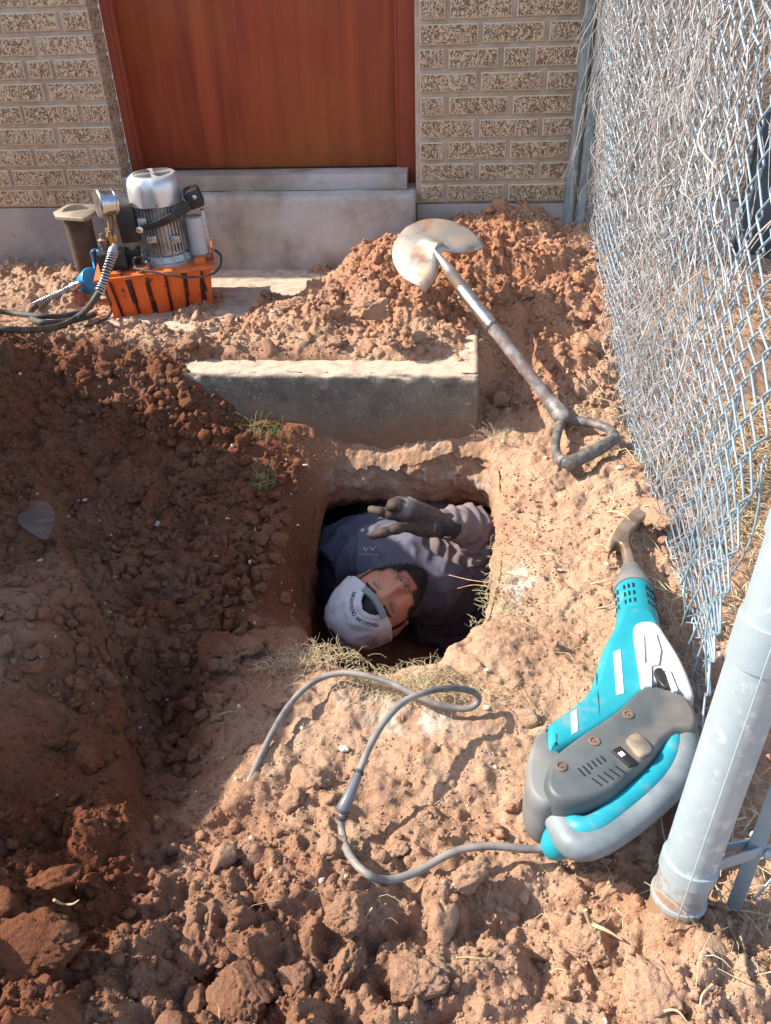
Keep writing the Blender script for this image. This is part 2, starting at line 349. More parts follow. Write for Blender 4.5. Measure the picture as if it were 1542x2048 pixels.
def rough_mask(x, y):      # 1 = loose crumbly spoil, 0 = trodden smooth ground
    r = np.full(x.shape, .55)
    r = np.maximum(r, sstep(y, 1.95, 2.05)) ; r = np.maximum(r, sstep(-y, -.85, -.6))
    r = np.maximum(r, sstep(-x, .42, .6) * sstep(y, .9, 1.1)) ; r = np.maximum(r, gauss(x, y, -.5, 1.1, .18, .2) * 1.1)
    r = r * (1 - .75 * gauss(x, y, .16, 1.45, .12, .35)) * (1 - .6 * gauss(x, y, -.05, .9, .22, .12)) * (1 - .8 * gauss(x, y, -.43, 1.5, .09, .3)) * (1 - .6 * gauss(x, y, -.75, 1.1, .12, .25))
    r = r * (1 - .5 * gauss(x, y, .12, .5, .12, .1)) * (1 - .5 * sstep(x, .5, .56))
    r = r * (1 - .85 * gauss(x, y, -.58, 2.66, .22, .11)) * (1 - .8 * gauss(x, y, -1.32, 2.26, .28, .13))
    r = r * (1 - .7 * gauss(x, y, -.40, 1.5, .06, .36)); return np.clip(r, .05, 1.15)
def height(x, y, fine=True):
    H = base_height(x, y); rm = rough_mask(x, y)
    if fine:
        wx = x + .012 * vn2(x * 35, y * 35, 91) + .02 * vn2(x * 12, y * 12, 92); wy = y + .012 * vn2(x * 35, y * 35, 93) + .02 * vn2(x * 12, y * 12, 94)
        n = .034 * vn2(x * 7, y * 7, 1) + .026 * vn2(x * 16, y * 16, 2) + .016 * (1 - 4 * np.abs(vn2(wx * 30, wy * 30, 6))) * .5 + .014 * vn2(x * 38, y * 38, 3) + .0075 * vn2(x * 85, y * 85, 4) + .0055 * vn2(x * 165, y * 165, 5)
        wx2 = x + .006 * vn2(x * 90, y * 90, 95); wy2 = y + .006 * vn2(x * 90, y * 90, 96)
        cl = .42 * cells(wx, wy, .085, 11, .4) + .42 * cells(wx, wy, .04, 17, .45) + .40 * cells(wx2, wy2, .018, 23, .6) + .5 * cells(wx2, wy2, .0095, 31, .7)
        near = 1 + .5 * sstep(-y, -.75, -.5)
        covered = (y > 2.0) & (x < .045) & (x > -.66)
        amp = np.where(covered & (y < 2.12), .45, 1.)
        H = H + rm * amp * near * (n + (cl - .017)) + (1 - rm) * .35 * n
        # footprint-like ruts and dents near the front
        H = H - .03 * gauss(x, y, .14, .52, .06, .035) - .03 * gauss(x, y, .03, .60, .04, .05) - .025 * gauss(x, y, .22, .58, .03, .06)
    # lower than the concrete where the step is bare
    inner = (x < .05) & (x > -.62 + .05 * vn2(x * 9, y * 9, 77)) & (y > 1.915) & (y < 1.995 + .02 * vn2(x * 14, y * 0 + 3, 78))
    H = np.where(inner, np.minimum(H, .06), H)
    return H

def axis(lo, hi, step, outs, n=26):
    mid = np.arange(lo, hi, step); g = np.geomspace(step * 1.3, (outs - 1) / 5, n)
    a = lo - np.cumsum(g); a = a[a > -outs]; b = hi + np.cumsum(g); b = b[b < outs]
    return np.concatenate([a[::-1], mid, b])
gx = axis(-1.75, .62, .0034, 60); gy = axis(.26, 2.9, .0034, 60)
gx = np.sort(np.concatenate([gx])); X, Y = np.meshgrid(gx, gy)
Hh = height(X, Y)
D = sdist(np.clip(X, -2, 2), np.clip(Y, -1, 3)) + .012 * vn2(X * 22, Y * 22, 41) + .006 * vn2(X * 60, Y * 60, 42)
# rounded shoulder of the hole; gentler on the left and right, sheer at the far side
soft = .035 + .035 * gauss(X, Y, -.42, 1.5, .09, .32) + .045 * gauss(X, Y, .15, 1.5, .08, .25)
Hh = Hh - (.055 + .17 * gauss(X, Y, -.40, 1.5, .10, .34)) * np.exp(-np.clip(D, 0, 1) / soft)
nx, ny = len(gx), len(gy)
vid = np.arange(nx * ny).reshape(ny, nx)
q = np.stack([vid[:-1, :-1], vid[:-1, 1:], vid[1:, 1:], vid[1:, :-1]], -1)
qd = (D[:-1, :-1] + D[1:, 1:]) / 2
q = q[qd > .002]
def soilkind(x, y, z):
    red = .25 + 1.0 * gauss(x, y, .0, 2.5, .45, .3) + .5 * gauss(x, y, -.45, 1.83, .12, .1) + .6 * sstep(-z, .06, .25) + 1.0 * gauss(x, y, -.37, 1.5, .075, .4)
    moist_shade = .8 * gauss(x, y, -.37, 1.5, .07, .40) + .95 * sstep(-x, .36, .5) * (1 - sstep(y, 1.95, 2.1)) + .75 * gauss(x, y, -.28, .42, .30, .26) + .35 * sstep(-z, .02, .3)  # fresh moist soil, deepened over the left and front left as painted shade
    moist_shade = moist_shade * (1 - .45 * gauss(x, y, -.80, 1.0, .12, .3))
    pale = .9 * gauss(x, y, .13, 1.36, .035, .06) + .75 * gauss(x, y, -.07, .95, .07, .03) + .5 * gauss(x, y, -.15, 1.0, .08, .03)
    pale = pale + .8 * gauss(x, y, -.12, 1.87, .2, .03) * sstep(-z, .045, .075) * (1 - sstep(-z, .10, .14))
    pale = pale * np.clip(.5 + 1.6 * vn2(x * 45, y * 45, 55) + .8 * vn2(x * 120, y * 120, 56), 0, 1)
    c = np.ones((len(x), 4), np.float32); c[:, 0] = np.clip(red, 0, 1); c[:, 1] = np.clip(moist_shade, 0, 1); c[:, 2] = np.clip(pale, 0, 1); return c
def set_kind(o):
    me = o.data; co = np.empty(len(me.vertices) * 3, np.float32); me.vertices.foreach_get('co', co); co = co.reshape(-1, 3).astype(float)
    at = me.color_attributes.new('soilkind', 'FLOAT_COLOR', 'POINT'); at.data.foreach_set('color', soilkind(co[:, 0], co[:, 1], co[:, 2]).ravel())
verts = np.stack([X.ravel(), Y.ravel(), Hh.ravel()], 1)
used = np.zeros(len(verts), bool); used[q.ravel()] = True; remap = np.cumsum(used) - 1
verts = verts[used]; q = remap[q]
# sides and undercut of the excavation, one lofted skin joined to the same ground mesh
nr = len(RIM); cen = RIM.mean(0); rings = []
def ringat(k):
    prof = [(.0, .018, 0), (-.03, .006, 0), (-.07, .0, 0), (-.13, -.002, .02), (-.2, .0, .12), (-.26, .0, .5), (-.34, .0, .9), (-.44, .0, .9), (-.52, -.01, .8), (-.56, -.12, .5)]
    return prof
P2 = []; levels = []
prof = ringat(0); S = 9
pp = np.array(prof); tt = np.linspace(0, len(prof) - 1, (len(prof) - 1) * S + 1)
pz = np.interp(tt, range(len(prof)), pp[:, 0]); po = np.interp(tt, range(len(prof)), pp[:, 1]); pu = np.interp(tt, range(len(prof)), pp[:, 2])
RR = np.array(cr([tuple(p) for p in RIM], 5, True)); dirs = RR - cen; dirs /= np.linalg.norm(dirs, axis=1)[:, None]
farw = sstep(RR[:, 1], 1.55, 1.85)
lv = []
r0 = RR + dirs * .012
zr = height(r0[:, 0], r0[:, 1]) - (.055 + .17 * gauss(r0[:, 0], r0[:, 1], -.40, 1.5, .10, .34)) * np.exp(-.012 / (.035 + .035 * gauss(r0[:, 0], r0[:, 1], -.42, 1.5, .09, .32) + .045 * gauss(r0[:, 0], r0[:, 1], .15, 1.5, .08, .25)))
for z, o_, u_ in zip(pz, po, pu):
    xy = RR + dirs * o_
    ext = u_ * farw
    xy = xy + np.stack([dirs[:, 0] * ext * .35, ext * .8], 1)
    xy[:, 0] += u_ * sstep(RR[:, 0], 0, .08) * .10
    lv.append(np.column_stack([xy, (zr + .003) * max(0, 1 + z / .15) + (-.05) * min(1, -z / .15) + z]))
loft = np.array(lv); nl, nrr = loft.shape[:2]
fl = loft.reshape(-1, 3)
disp = .022 * vn3(fl * 18, 61) + .014 * vn3(fl * 45, 62) + .009 * vn3(fl * 110, 63)
dd = np.tile(np.column_stack([dirs, np.zeros(nrr)]), (nl, 1)); wz = np.clip(np.repeat(-tt * 0 + np.arange(nl), nrr) / 6., 0, 1)
fl = fl + dd * (disp * (.25 + .75 * wz))[:, None]; fl[:, 2] += .018 * vn3(fl * 30, 64) * wz
vi = np.arange(nl * nrr).reshape(nl, nrr); ql = np.stack([vi[:-1], np.roll(vi[:-1], -1, 1), np.roll(vi[1:], -1, 1), vi[1:]], -1).reshape(-1, 4)
nb = len(verts); verts = np.vstack([verts, fl]); q = np.vstack([q, ql + nb])
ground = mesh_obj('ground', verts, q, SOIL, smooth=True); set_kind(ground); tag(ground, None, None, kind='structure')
# floor of the hole and tunnel
fx, fy = np.meshgrid(np.arange(-1.0, .8, .02), np.arange(.9, 3.0, .02)); fz = -.53 + .05 * vn2(fx * 12, fy * 12, 71) + .02 * vn2(fx * 40, fy * 40, 72)
vi = np.arange(fx.size).reshape(fx.shape); fq = np.stack([vi[:-1, :-1], vi[:-1, 1:], vi[1:, 1:], vi[1:, :-1]], -1).reshape(-1, 4)
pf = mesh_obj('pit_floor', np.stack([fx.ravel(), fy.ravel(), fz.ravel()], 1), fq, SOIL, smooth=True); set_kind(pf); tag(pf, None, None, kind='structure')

def hz(x, y):
    a = np.array([float(x)]); b = np.array([float(y)]); return float(height(a, b)[0])

cpts = [(470, 1592, .002), (490, 1565, .008), (530, 1490, .012), (575, 1415, .014), (625, 1365, .02), (680, 1346, .03), (735, 1352, .036), (790, 1370, .036), (840, 1395, .028), (890, 1413, .016), (935, 1417, .012), (956, 1404, .02), (950, 1386, .04), (910, 1376, .068), (860, 1382, .085), (810, 1402, .09), (770, 1442, .088), (740, 1492, .082), (718, 1545, .075), (697, 1595, .064), (685, 1625, .05), (684, 1665, .03), (700, 1712, .016), (735, 1748, .012), (775, 1760, .014), (830, 1745, .022), (890, 1712, .034), (935, 1696, .042), (990, 1692, .042), (1050, 1698, .036), (1108, 1697, .034)]
lp = []
for px, py, h in cpts:
    z = 0.
    for _ in range(5):
        p = G(px, py, z); aa = np.linspace(0, 6.28, 9); z = max(h, float(height(p.x + .012 * np.cos(aa), p.y + .012 * np.sin(aa)).max()) + .005 + h * .3)
    lp.append(G(px, py, z))
lp[0].z -= .035; lp[1].z -= .016; lp[2].z -= .004
# ---------------------------------------------------------------- clods
def ico(sub):
    bm = bmesh.new(); bmesh.ops.create_icosphere(bm, subdivisions=sub, radius=1.); bm.verts.ensure_lookup_table()
    v = np.array([x.co[:] for x in bm.verts]); f = np.array([[x.index for x in a.verts] for a in bm.faces]); bm.free(); return v, f
ICO = {s: ico(s) for s in (1, 2, 3, 4, 5)}
def clod(seed, sub, lump=.35, cuts=5):
    rng = np.random.RandomState(seed); v, f = ICO[sub]; v = v.copy(); off = rng.rand(3) * 50
    r = 1 + lump * 1.6 * vn3(v * 1.3 + off, 3) + lump * 1.1 * vn3(v * 2.9 + off, 4)
    if sub >= 3: r = r + lump * .55 * vn3(v * 7 + off, 5)
    if sub >= 3: r = r + lump * .42 * vn3(v * 13 + off, 6)
    if sub >= 4: r = r + lump * .40 * vn3(v * 24 + off, 7) + lump * .30 * vn3(v * 48 + off, 8)
    v = v * r[:, None]
    for _ in range(cuts):
        n = rng.randn(3); n /= np.linalg.norm(n); h = .55 + .35 * rng.rand(); d = v @ n - h
        v = v - n[None] * (np.clip(d, 0, 9) * .85)[:, None]
    return v * np.array([1, .6 + .5 * rng.rand(), .5 + .4 * rng.rand()]), f
def rotm(rng, n, tilt=1.):
    q = rng.randn(n, 4); q /= np.linalg.norm(q, axis=1)[:, None]; a, b, c, d = q.T
    return np.stack([np.stack([1 - 2 * (c * c + d * d), 2 * (b * c - a * d), 2 * (b * d + a * c)], -1),
                     np.stack([2 * (b * c + a * d), 1 - 2 * (b * b + d * d), 2 * (c * d - a * b)], -1),
                     np.stack([2 * (b * d - a * c), 2 * (c * d + a * b), 1 - 2 * (b * b + c * c)], -1)], 1)
def in_step(x, y): return (x < .05) & (x > -.62) & (y > 1.90) & (y < 2.0)
CABXY = [(float(a[0]), float(a[1])) for a in cr(lp, 4)]
def near_cable(x, y, s):
    m = np.zeros(len(x), bool)
    for (a, b) in CABXY: m |= (x - a) ** 2 + (y - b) ** 2 < (.009 + s) ** 2
    return m
def scatter(name, n, smin, smax, sub, seed, dens, label, mat=SOIL, sink=.3, nvar=20, power=2., lump=.35):
    rng = np.random.RandomState(seed); xs, ys = [], []
    while sum(map(len, xs)) < n:
        # sample in picture-like density: more where the ground is near the viewer
        y = .28 + 2.6 * rng.rand(4000) ** 1.25; x = -1.3 + 2.0 * rng.rand(4000)
        lim = .62 * (y * .82 + .62) + .05; ok = (np.abs(x + .06) < lim) & (rng.rand(4000) < dens(x, y)) & (sdist(x, y) > .012) & ~in_step(x, y) & (x < .52) & ~near_cable(x, y, smax)
        xs.append(x[ok]); ys.append(y[ok])
    x = np.concatenate(xs)[:n]; y = np.concatenate(ys)[:n]
    s = smin + (smax - smin) * rng.rand(n) ** power
    z = height(x, y) - .055 * np.exp(-np.clip(sdist(x, y), 0, 1) / .05) + s * (1 - 2 * sink) * .5
    Rm = rotm(rng, n); var = rng.randint(0, nvar, n); VV, FF = [], []; base = 0
    for k in range(nvar):
        idx = np.where(var == k)[0]
        if not len(idx): continue
        v, f = clod(seed * 100 + k, sub, lump)
        w_ = np.einsum('nij,vj->nvi', Rm[idx], v) * s[idx][:, None, None] + np.stack([x[idx], y[idx], z[idx]], -1)[:, None]
        VV.append(w_.reshape(-1, 3)); FF.append((f[None] + (np.arange(len(idx)) * len(v))[:, None, None]).reshape(-1, 3) + base); base += len(idx) * len(v)
    o = mesh_obj(name, np.vstack(VV), np.vstack(FF), mat, smooth=(sub >= 3))
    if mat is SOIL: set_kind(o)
    return tag(o, label, 'soil' if mat is SOIL else 'gravel', kind='stuff')
dens1 = lambda x, y: np.clip(rough_mask(x, y), .4, 1)
dens2 = lambda x, y: np.clip(rough_mask(x, y) ** 2, .03, 1) * np.where(y > 1.97, 1., np.where(x < -.4, 1., .3))
scatter('soil_crumbs', 46000, .0014, .0044, 1, 1, dens1, 'fine reddish brown soil crumbs spread over the dug ground')
scatter('soil_crumbs', 5200, .004, .012, 2, 2, dens2, 'small loose soil clods mixed over the spoil heaps and landing', lump=.45)
scatter('soil_clods', 330, .010, .028, 3, 3, dens2, 'fist sized and smaller crumbly clods strewn over the spoil', lump=.5, sink=.35)
PEB = nmat('pale_stone', (.66, .60, .52), .8, col2=(.5, .4, .3), nscale=30, spec=.2)
scatter('soil_clods', 900, .006, .022, 3, 7, lambda x, y: 1. * (x < -.42) * (y > .85) * (y < 1.95) * (x + 1.6 > .0) * np.clip(.25 + 2 * vn2(x * 6, y * 6, 88) + sstep(x, -1., -.6) * .5, 0, 1) * (1 - .8 * gauss(x, y, -.85, 1.05, .14, .22)), 'loose red brown clods tumbled over the shaded left side of the trench', mat=SOIL, lump=.5)
scatter('pale_pebbles', 260, .002, .007, 2, 4, lambda x, y: .3 + .4 * (x > -.3), 'tiny pale limestone pebbles dotted over the soil', mat=PEB, sink=.25)

def big(px, py, size, label, seed, z=None, squash=(1, 1, 1), rot=0., mat=SOIL, lump=.42, sink=.25, name='soil_clod', cat='clod', group='large clods of dug soil'):
    """one large clod placed on the ground where it lies"""
    zz = 0.
    if z is None:
        for _ in range(12):
            p = G(px, py, zz + size * .3); zz = hz(p.x, p.y)
        z = zz
    p = G(px, py, z + size * .3); v, f = clod(seed, 5 if size > .03 else 4, lump, 7 if mat is PEB else 3)
    c, s = math.cos(rot), math.sin(rot); v = v * np.array(squash) * size; v = v @ np.array([[c, s, 0], [-s, c, 0], [0, 0, 1]])
    wv = v + np.array([p.x, p.y, z + size * (.5 - sink)])
    o = mesh_obj(name, wv, f, mat, smooth=True)
    # object origin at the clod
    o.data.transform(Matrix.Translation((-p.x, -p.y, -z))); o.location = (p.x, p.y, z)
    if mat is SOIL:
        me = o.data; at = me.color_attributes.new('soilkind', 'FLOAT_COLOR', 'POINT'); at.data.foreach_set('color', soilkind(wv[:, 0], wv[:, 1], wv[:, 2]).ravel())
    return tag(o, label, cat, group)

CL = [ # px, py, size, squash, rot, label
 (385, 1900, .042, (.8, 1.5, .8), .1, 'tall upright reddish clod with pale grit near the lower left of the dug ground'),
 (480, 1985, .040, (.8, 1.3, .9), .3, 'pale lit clod just right of the tall reddish clod at the bottom'),
 (55, 1900, .046, (1.3, 1, .8), .2, 'largest brown clod in the lower left corner'),
 (110, 1760, .030, (1.2, .8, .8), .5, 'clod with a curved pale root lying against it at lower left'),
 (445, 1715, .026, (1, .8, .8), 1., 'sunlit knobbly clod above the tall reddish clod'),
 (590, 1960, .030, (.7, 1.2, .9), .2, 'narrow clod between the pale lit clod and the broad front clod'),
 (830, 1960, .036, (1.1, 1, .7), .4, 'broad tan clod at the bottom centre below the cable bend'),
 (690, 1830, .032, (1, 1, .8), .7, 'tan clod under the lowest bend of the cable'),
 (690, 1940, .032, (1.2, .8, .8), 1.4, 'rounded clod left of the broad front clod'),
 (885, 1850, .030, (.8, 1.1, .8), .1, 'upright tan clod right of centre near the bottom'),
 (1180, 1870, .036, (1, 1.2, .7), .6, 'broken tan clod with a forked root on its top'),
 (1310, 1980, .036, (1, 1, .8), .2, 'clod at the foot of the galvanised post'),
 (930, 1755, .024, (1.3, .8, .8), .6, 'orange clod with a white tip below the cable'),
 (660, 1700, .024, (1, 1, 1), .1, 'clod inside the left bend of the cable'),
 (1030, 1610, .018, (1, .8, .8), .1, 'small clod left of the handle of the breaker hammer'),
 (590, 612, .050, (1.2, .8, .8), .1, 'big dark shaded clod on the landing left of the red mound'),
 (850, 628, .036, (.9, .9, 1), .3, 'round clod below the shovel blade'),
 (740, 500, .036, (1, 1, 1), .8, 'red clod on the crest of the mound left of the shovel blade'),
 (740, 620, .050, (1, .9, 1), .2, 'grey brown clod in the middle of the red mound'),
 (915, 675, .026, (.7, .8, 1.3), 0, 'standing orange clod left of the shovel socket'),
 (840, 715, .020, (1, 1, .8), .4, 'small round clod on the bare concrete edge'),
 (610, 740, .020, (1.3, .7, .6), .3, 'flat clod overhanging the front edge of the step'),
 (470, 715, .030, (1.1, 1, .8), .9, 'grey clod above the left end of the step'),
 (1140, 590, .050, (1.2, 1, .7), .5, 'broad tan slab of soil with a white chip, right of the shovel shaft'),
 (1165, 770, .026, (.8, 1, 1), .2, 'pale clod beside the fence above the shovel grip'),
 (1195, 810, .028, (1, 1, 1), .6, 'brown clod touching the fence just above the shovel grip'),
 (1140, 500, .040, (1.2, .8, .7), .1, 'clod at the foot of the fence corner'),
 (1200, 700, .026, (1, .8, .7), .1, 'yellowish clod half way along the fence'),
 (1000, 800, .034, (.8, 1, .9), 1.2, 'shaded round clod against the right end of the step'),
 (1310, 1030, .045, (1, 1, .8), .1, 'clod behind the spade bit of the breaker hammer'),
 (440, 1300, .048, (.8, 1.4, .7), .4, 'long cracked dark clod on the floor of the trench'),
 (500, 1290, .030, (1, 1, .8), .1, 'rounded dark clod beside the long cracked one'),
 (560, 1400, .026, (1, .9, .8), .1, 'reddish clod at the end of the dry grass'),
 (530, 850, .040, (1.4, .8, .7), .3, 'bright orange lump lit by sun at the top of the trench'),
 (60, 840, .024, (1, 1, .8), .4, 'pale clod on the left spoil slope'),
 (200, 945, .024, (1.3, .8, .7), .6, 'pale lit clod above the buried spade'),
 (800, 1700, .015, (1, 1, .8), .6, 'small clod inside the cable loop'),
 (620, 1560, .026, (1, 1.2, .8), .9, 'lit clod at the edge of the shade left of the cable joint'),
 (400, 1080, .020, (1, .9, .8), .9, 'rounded stone on the shaded trench slope'),
 (250, 1400, .026, (1, .9, .8), .2, 'dark clod low in the trench'),
 (350, 770, .028, (1, .9, .9), .2, 'clod at the left corner of the step front'),
]
for i, (px, py, s, sq, rt_, lb) in enumerate(CL): big(px, py, s, lb, 500 + i, squash=sq, rot=rt_)
ST = [(688, 1497, .010, 'white stone beside the cable joint'), (1082, 972, .012, 'flat white chip below the shovel grip'), (975, 1340, .007, 'white pebble below the right rim of the hole'),
 (972, 1415, .008, 'white pebble touching the end of the cable loop'), (1150, 622, .012, 'white stone chip on the tan slab of soil'), (1240, 935, .012, 'pale yellow stone near the shovel grip'),
 (908, 1772, .008, 'white stone at the tip of the orange clod'), (455, 1037, .006, 'white pebble on the shaded left slope'), (1010, 1172, .004, 'thin white chip right of the hole'), (1120, 1140, .009, 'pale pebble left of the hammer bit'),
 (610, 930, .008, 'pale stone in the left face of the hole'), (300, 1050, .010, 'orange stone on the shaded slope'), (315, 1048, .012, 'reddish stone on the shaded slope'), (1110, 595, .009, 'small white stone above the tan slab of soil')]
for i, (px, py, s, lb) in enumerate(ST): big(px, py, s, lb, 700 + i, mat=PEB, lump=.3, squash=(1, .7, .6), sink=.2, name='stone', cat='stone', group='loose stones')

# ---------------------------------------------------------------- concrete landing, wall, door
WY = 2.873; TOP = 2.7
def grid_block(name, x0, x1, y0, y1, z0, z1, mat, r=.012, amp=.004, step=.012, seed=5, parent=None):
    """front and top and end faces of a cast concrete block, gridded and weathered"""
    prof = [(y1, z1)] + [(y, z1) for y in np.arange(y1 - step, y0 + r, -step)] + [(y0 + r - r * math.sin(a), z1 - r + r * math.cos(a)) for a in np.linspace(0, math.pi / 2, 6)] + [(y0, z) for z in np.arange(z1 - r - step, z0, -step)] + [(y0, z0)]
    xs = np.linspace(x0, x1, max(2, int((x1 - x0) / step))); prof = np.array(prof)
    # round the two ends
    XX, PI_ = np.meshgrid(xs, np.arange(len(prof))); v = np.stack([XX, prof[PI_, 0], prof[PI_, 1]], -1).reshape(-1, 3)
    nrm = np.stack([0 * XX, np.where(prof[PI_, 0] <= y0 + r, -1., 0), np.where(prof[PI_, 0] > y0 + 1e-5, 1., 0)], -1).reshape(-1, 3)
    d = amp * (vn3(v * 9, seed) * 1.4 + vn3(v * 40, seed + 1) + .6 * vn3(v * 110, seed + 2))
    edge = np.exp(-((v[:, 1] - y0) ** 2 + (v[:, 2] - z1) ** 2) / .02 ** 2); d -= edge * .007 * np.clip(vn3(v * 60, seed + 3) * 3 - .2, 0, 1)
    v = v + nrm * d[:, None]; vi = np.arange(len(v)).reshape(XX.shape); f = np.stack([vi[:-1, :-1], vi[1:, :-1], vi[1:, 1:], vi[:-1, 1:]], -1).reshape(-1, 4)
    faces = [tuple(a) for a in f]; nb = len(v)
    ends = [tuple(vi[:, 0]), tuple(vi[::-1, -1])]
    v2 = list(map(tuple, v)) + [(x0, y1, z0), (x1, y1, z0)]
    faces += [tuple([nb]) + tuple(vi[::-1, 0]) , tuple(vi[:, -1]) + (nb + 1,)]
    o = mesh_obj(name, v2, faces, mat, parent, smooth=True)
    o.data.polygons.foreach_set('use_smooth', np.array([len(p.vertices) == 4 for p in o.data.polygons]))
    return o
STEPM = nmat('step_concrete', (.27, .225, .18), .92, col2=(.15, .12, .095), nscale=22, lo=.35, hi=.7, bump=.8, bscale=120, bdist=.003, col3=(.40, .35, .29), n3=90, lo3=.58, hi3=.70, spec=.15)
def dusty(m, colr, lo=.35, hi=.8):       # soil dust lying on upward faces
    t = m.node_tree; N = t.nodes; K = t.links; b = N['Principled BSDF']; src = b.inputs['Base Color'].links[0].from_socket
    g = N.new('ShaderNodeNewGeometry'); sp = N.new('ShaderNodeSeparateXYZ'); K.new(g.outputs['Normal'], sp.inputs[0]); r = N.new('ShaderNodeMapRange'); r.inputs[1].default_value = lo; r.inputs[2].default_value = hi; K.new(sp.outputs[2], r.inputs[0])
    tc = N.new('ShaderNodeTexCoord'); n = N.new('ShaderNodeTexNoise'); n.inputs['Scale'].default_value = 30; n.inputs['Detail'].default_value = 6; K.new(tc.outputs['Object'], n.inputs['Vector'])
    r2 = N.new('ShaderNodeMapRange'); r2.inputs[1].default_value = .3; r2.inputs[2].default_value = .55; r2.inputs[3].default_value = .35; K.new(n.outputs['Fac'], r2.inputs[0])
    mu = N.new('ShaderNodeMath'); mu.operation = 'MULTIPLY'; K.new(r.outputs[0], mu.inputs[0]); K.new(r2.outputs[0], mu.inputs[1])
    x = N.new('ShaderNodeMix'); x.data_type = 'RGBA'; K.new(mu.outputs[0], x.inputs[0]); K.new(src, x.inputs[6]); x.inputs[7].default_value = colr + (1,); K.new(x.outputs[2], b.inputs['Base Color'])
dusty(STEPM, (.56, .43, .32))
muddy(STEPM, (.27, .15, .085), z0=-.02, dz=.16, amp=.05)
st = grid_block('concrete_landing', -1.5, .045, 1.932, 2.80, -.10, .2, STEPM, r=.014); tag(st, 'grey cast concrete landing slab, its front edge bare above the hole', 'concrete step')
thr = empty('door_sill', (-.58, 2.9, .3)); tag(thr, 'pale concrete door sill block below the brown door', 'door sill')
o = grid_block('sill_block', -1.215, -.168, 2.80, 2.999, .15, .452, CONC2, r=.02, amp=.002, seed=15); keep_world(o, thr)
o = MB().box((-.70, 2.925, .478), (1.0, .11, .05), bev=.004).build('threshold_ledge', CONC2); keep_world(o, thr)

house = empty('brick_house', (0, WY, .4)); tag(house, 'pale textured brick house wall on a concrete footing', 'house')
def addp(o, p=None):
    keep_world(o, p or house); return o
MORT = nmat('mortar', (.52, .43, .34), .95, col2=(.42, .335, .26), nscale=20, bump=.5, bscale=150, bdist=.002, spec=.15)
# brick: pale skin with dark crooked pits
def brick_mat():
    m = bpy.data.materials.new('rug_brick'); m.use_nodes = True; t = m.node_tree; N = t.nodes; K = t.links; b = N['Principled BSDF']
    b.inputs['Roughness'].default_value = .9; b.inputs['Specular IOR Level'].default_value = .2
    tc = N.new('ShaderNodeTexCoord'); src = tc.outputs['Object']
    mp = N.new('ShaderNodeMapping'); mp.inputs['Scale'].default_value = (1, 1, .75); K.new(src, mp.inputs[0])
    n = N.new('ShaderNodeTexNoise'); n.inputs['Scale'].default_value = 112; n.inputs['Detail'].default_value = 2.6; n.inputs['Distortion'].default_value = .7; K.new(mp.outputs[0], n.inputs['Vector'])
    s1 = N.new('ShaderNodeMath'); s1.operation = 'SUBTRACT'; K.new(n.outputs['Fac'], s1.inputs[0]); s1.inputs[1].default_value = .5
    s2 = N.new('ShaderNodeMath'); s2.operation = 'ABSOLUTE'; K.new(s1.outputs[0], s2.inputs[0])
    at = N.new('ShaderNodeAttribute'); at.attribute_name = 'inner'; at.attribute_type = 'GEOMETRY'
    n2 = N.new('ShaderNodeTexNoise'); n2.inputs['Scale'].default_value = 16; n2.inputs['Detail'].default_value = 3; K.new(src, n2.inputs['Vector'])
    wd = N.new('ShaderNodeMapRange'); wd.inputs[1].default_value = .3; wd.inputs[2].default_value = .7; wd.inputs[3].default_value = .030; wd.inputs[4].default_value = .062; K.new(n2.outputs['Fac'], wd.inputs[0])
    dv = N.new('ShaderNodeMath'); dv.operation = 'DIVIDE'; K.new(s2.outputs[0], dv.inputs[0]); K.new(wd.outputs[0], dv.inputs[1])
    r = N.new('ShaderNodeMapRange'); r.inputs[1].default_value = .55; r.inputs[2].default_value = 1.1; r.inputs[3].default_value = 1; r.inputs[4].default_value = 0; K.new(dv.outputs[0], r.inputs[0])
    mk = N.new('ShaderNodeMath'); mk.operation = 'MULTIPLY'; K.new(r.outputs[0], mk.inputs[0]); K.new(at.outputs['Fac'], mk.inputs[1])
    cA = N.new('ShaderNodeMix'); cA.data_type = 'RGBA'; cA.inputs[6].default_value = (.63, .49, .345, 1); cA.inputs[7].default_value = (.57, .42, .27, 1)
    n3 = N.new('ShaderNodeTexNoise'); n3.inputs['Scale'].default_value = 5; K.new(src, n3.inputs['Vector']); K.new(n3.outputs['Fac'], cA.inputs[0])
    cB = N.new('ShaderNodeMix'); cB.data_type = 'RGBA'; K.new(mk.outputs[0], cB.inputs[0]); K.new(cA.outputs[2], cB.inputs[6]); cB.inputs[7].default_value = (.22, .125, .075, 1)
    K.new(cB.outputs[2], b.inputs['Base Color'])
    inv = N.new('ShaderNodeMath'); inv.operation = 'MULTIPLY'; K.new(mk.outputs[0], inv.inputs[0]); inv.inputs[1].default_value = -1
    bp = N.new('ShaderNodeBump'); bp.inputs['Strength'].default_value = .9; bp.inputs['Distance'].default_value = .004; K.new(inv.outputs[0], bp.inputs['Height'])
    n4 = N.new('ShaderNodeTexNoise'); n4.inputs['Scale'].default_value = 220; K.new(src, n4.inputs['Vector'])
    bp2 = N.new('ShaderNodeBump'); bp2.inputs['Strength'].default_value = .3; bp2.inputs['Distance'].default_value = .002; K.new(n4.outputs['Fac'], bp2.inputs['Height']); K.new(bp.outputs[0], bp2.inputs['Normal'])
    K.new(bp2.outputs[0], b.inputs['Normal']); return m
BRICK = brick_mat()
LB, CH, Z0 = .2032, .0667, .4056
JX, JZ = .015, .012
rngb = np.random.RandomState(3)
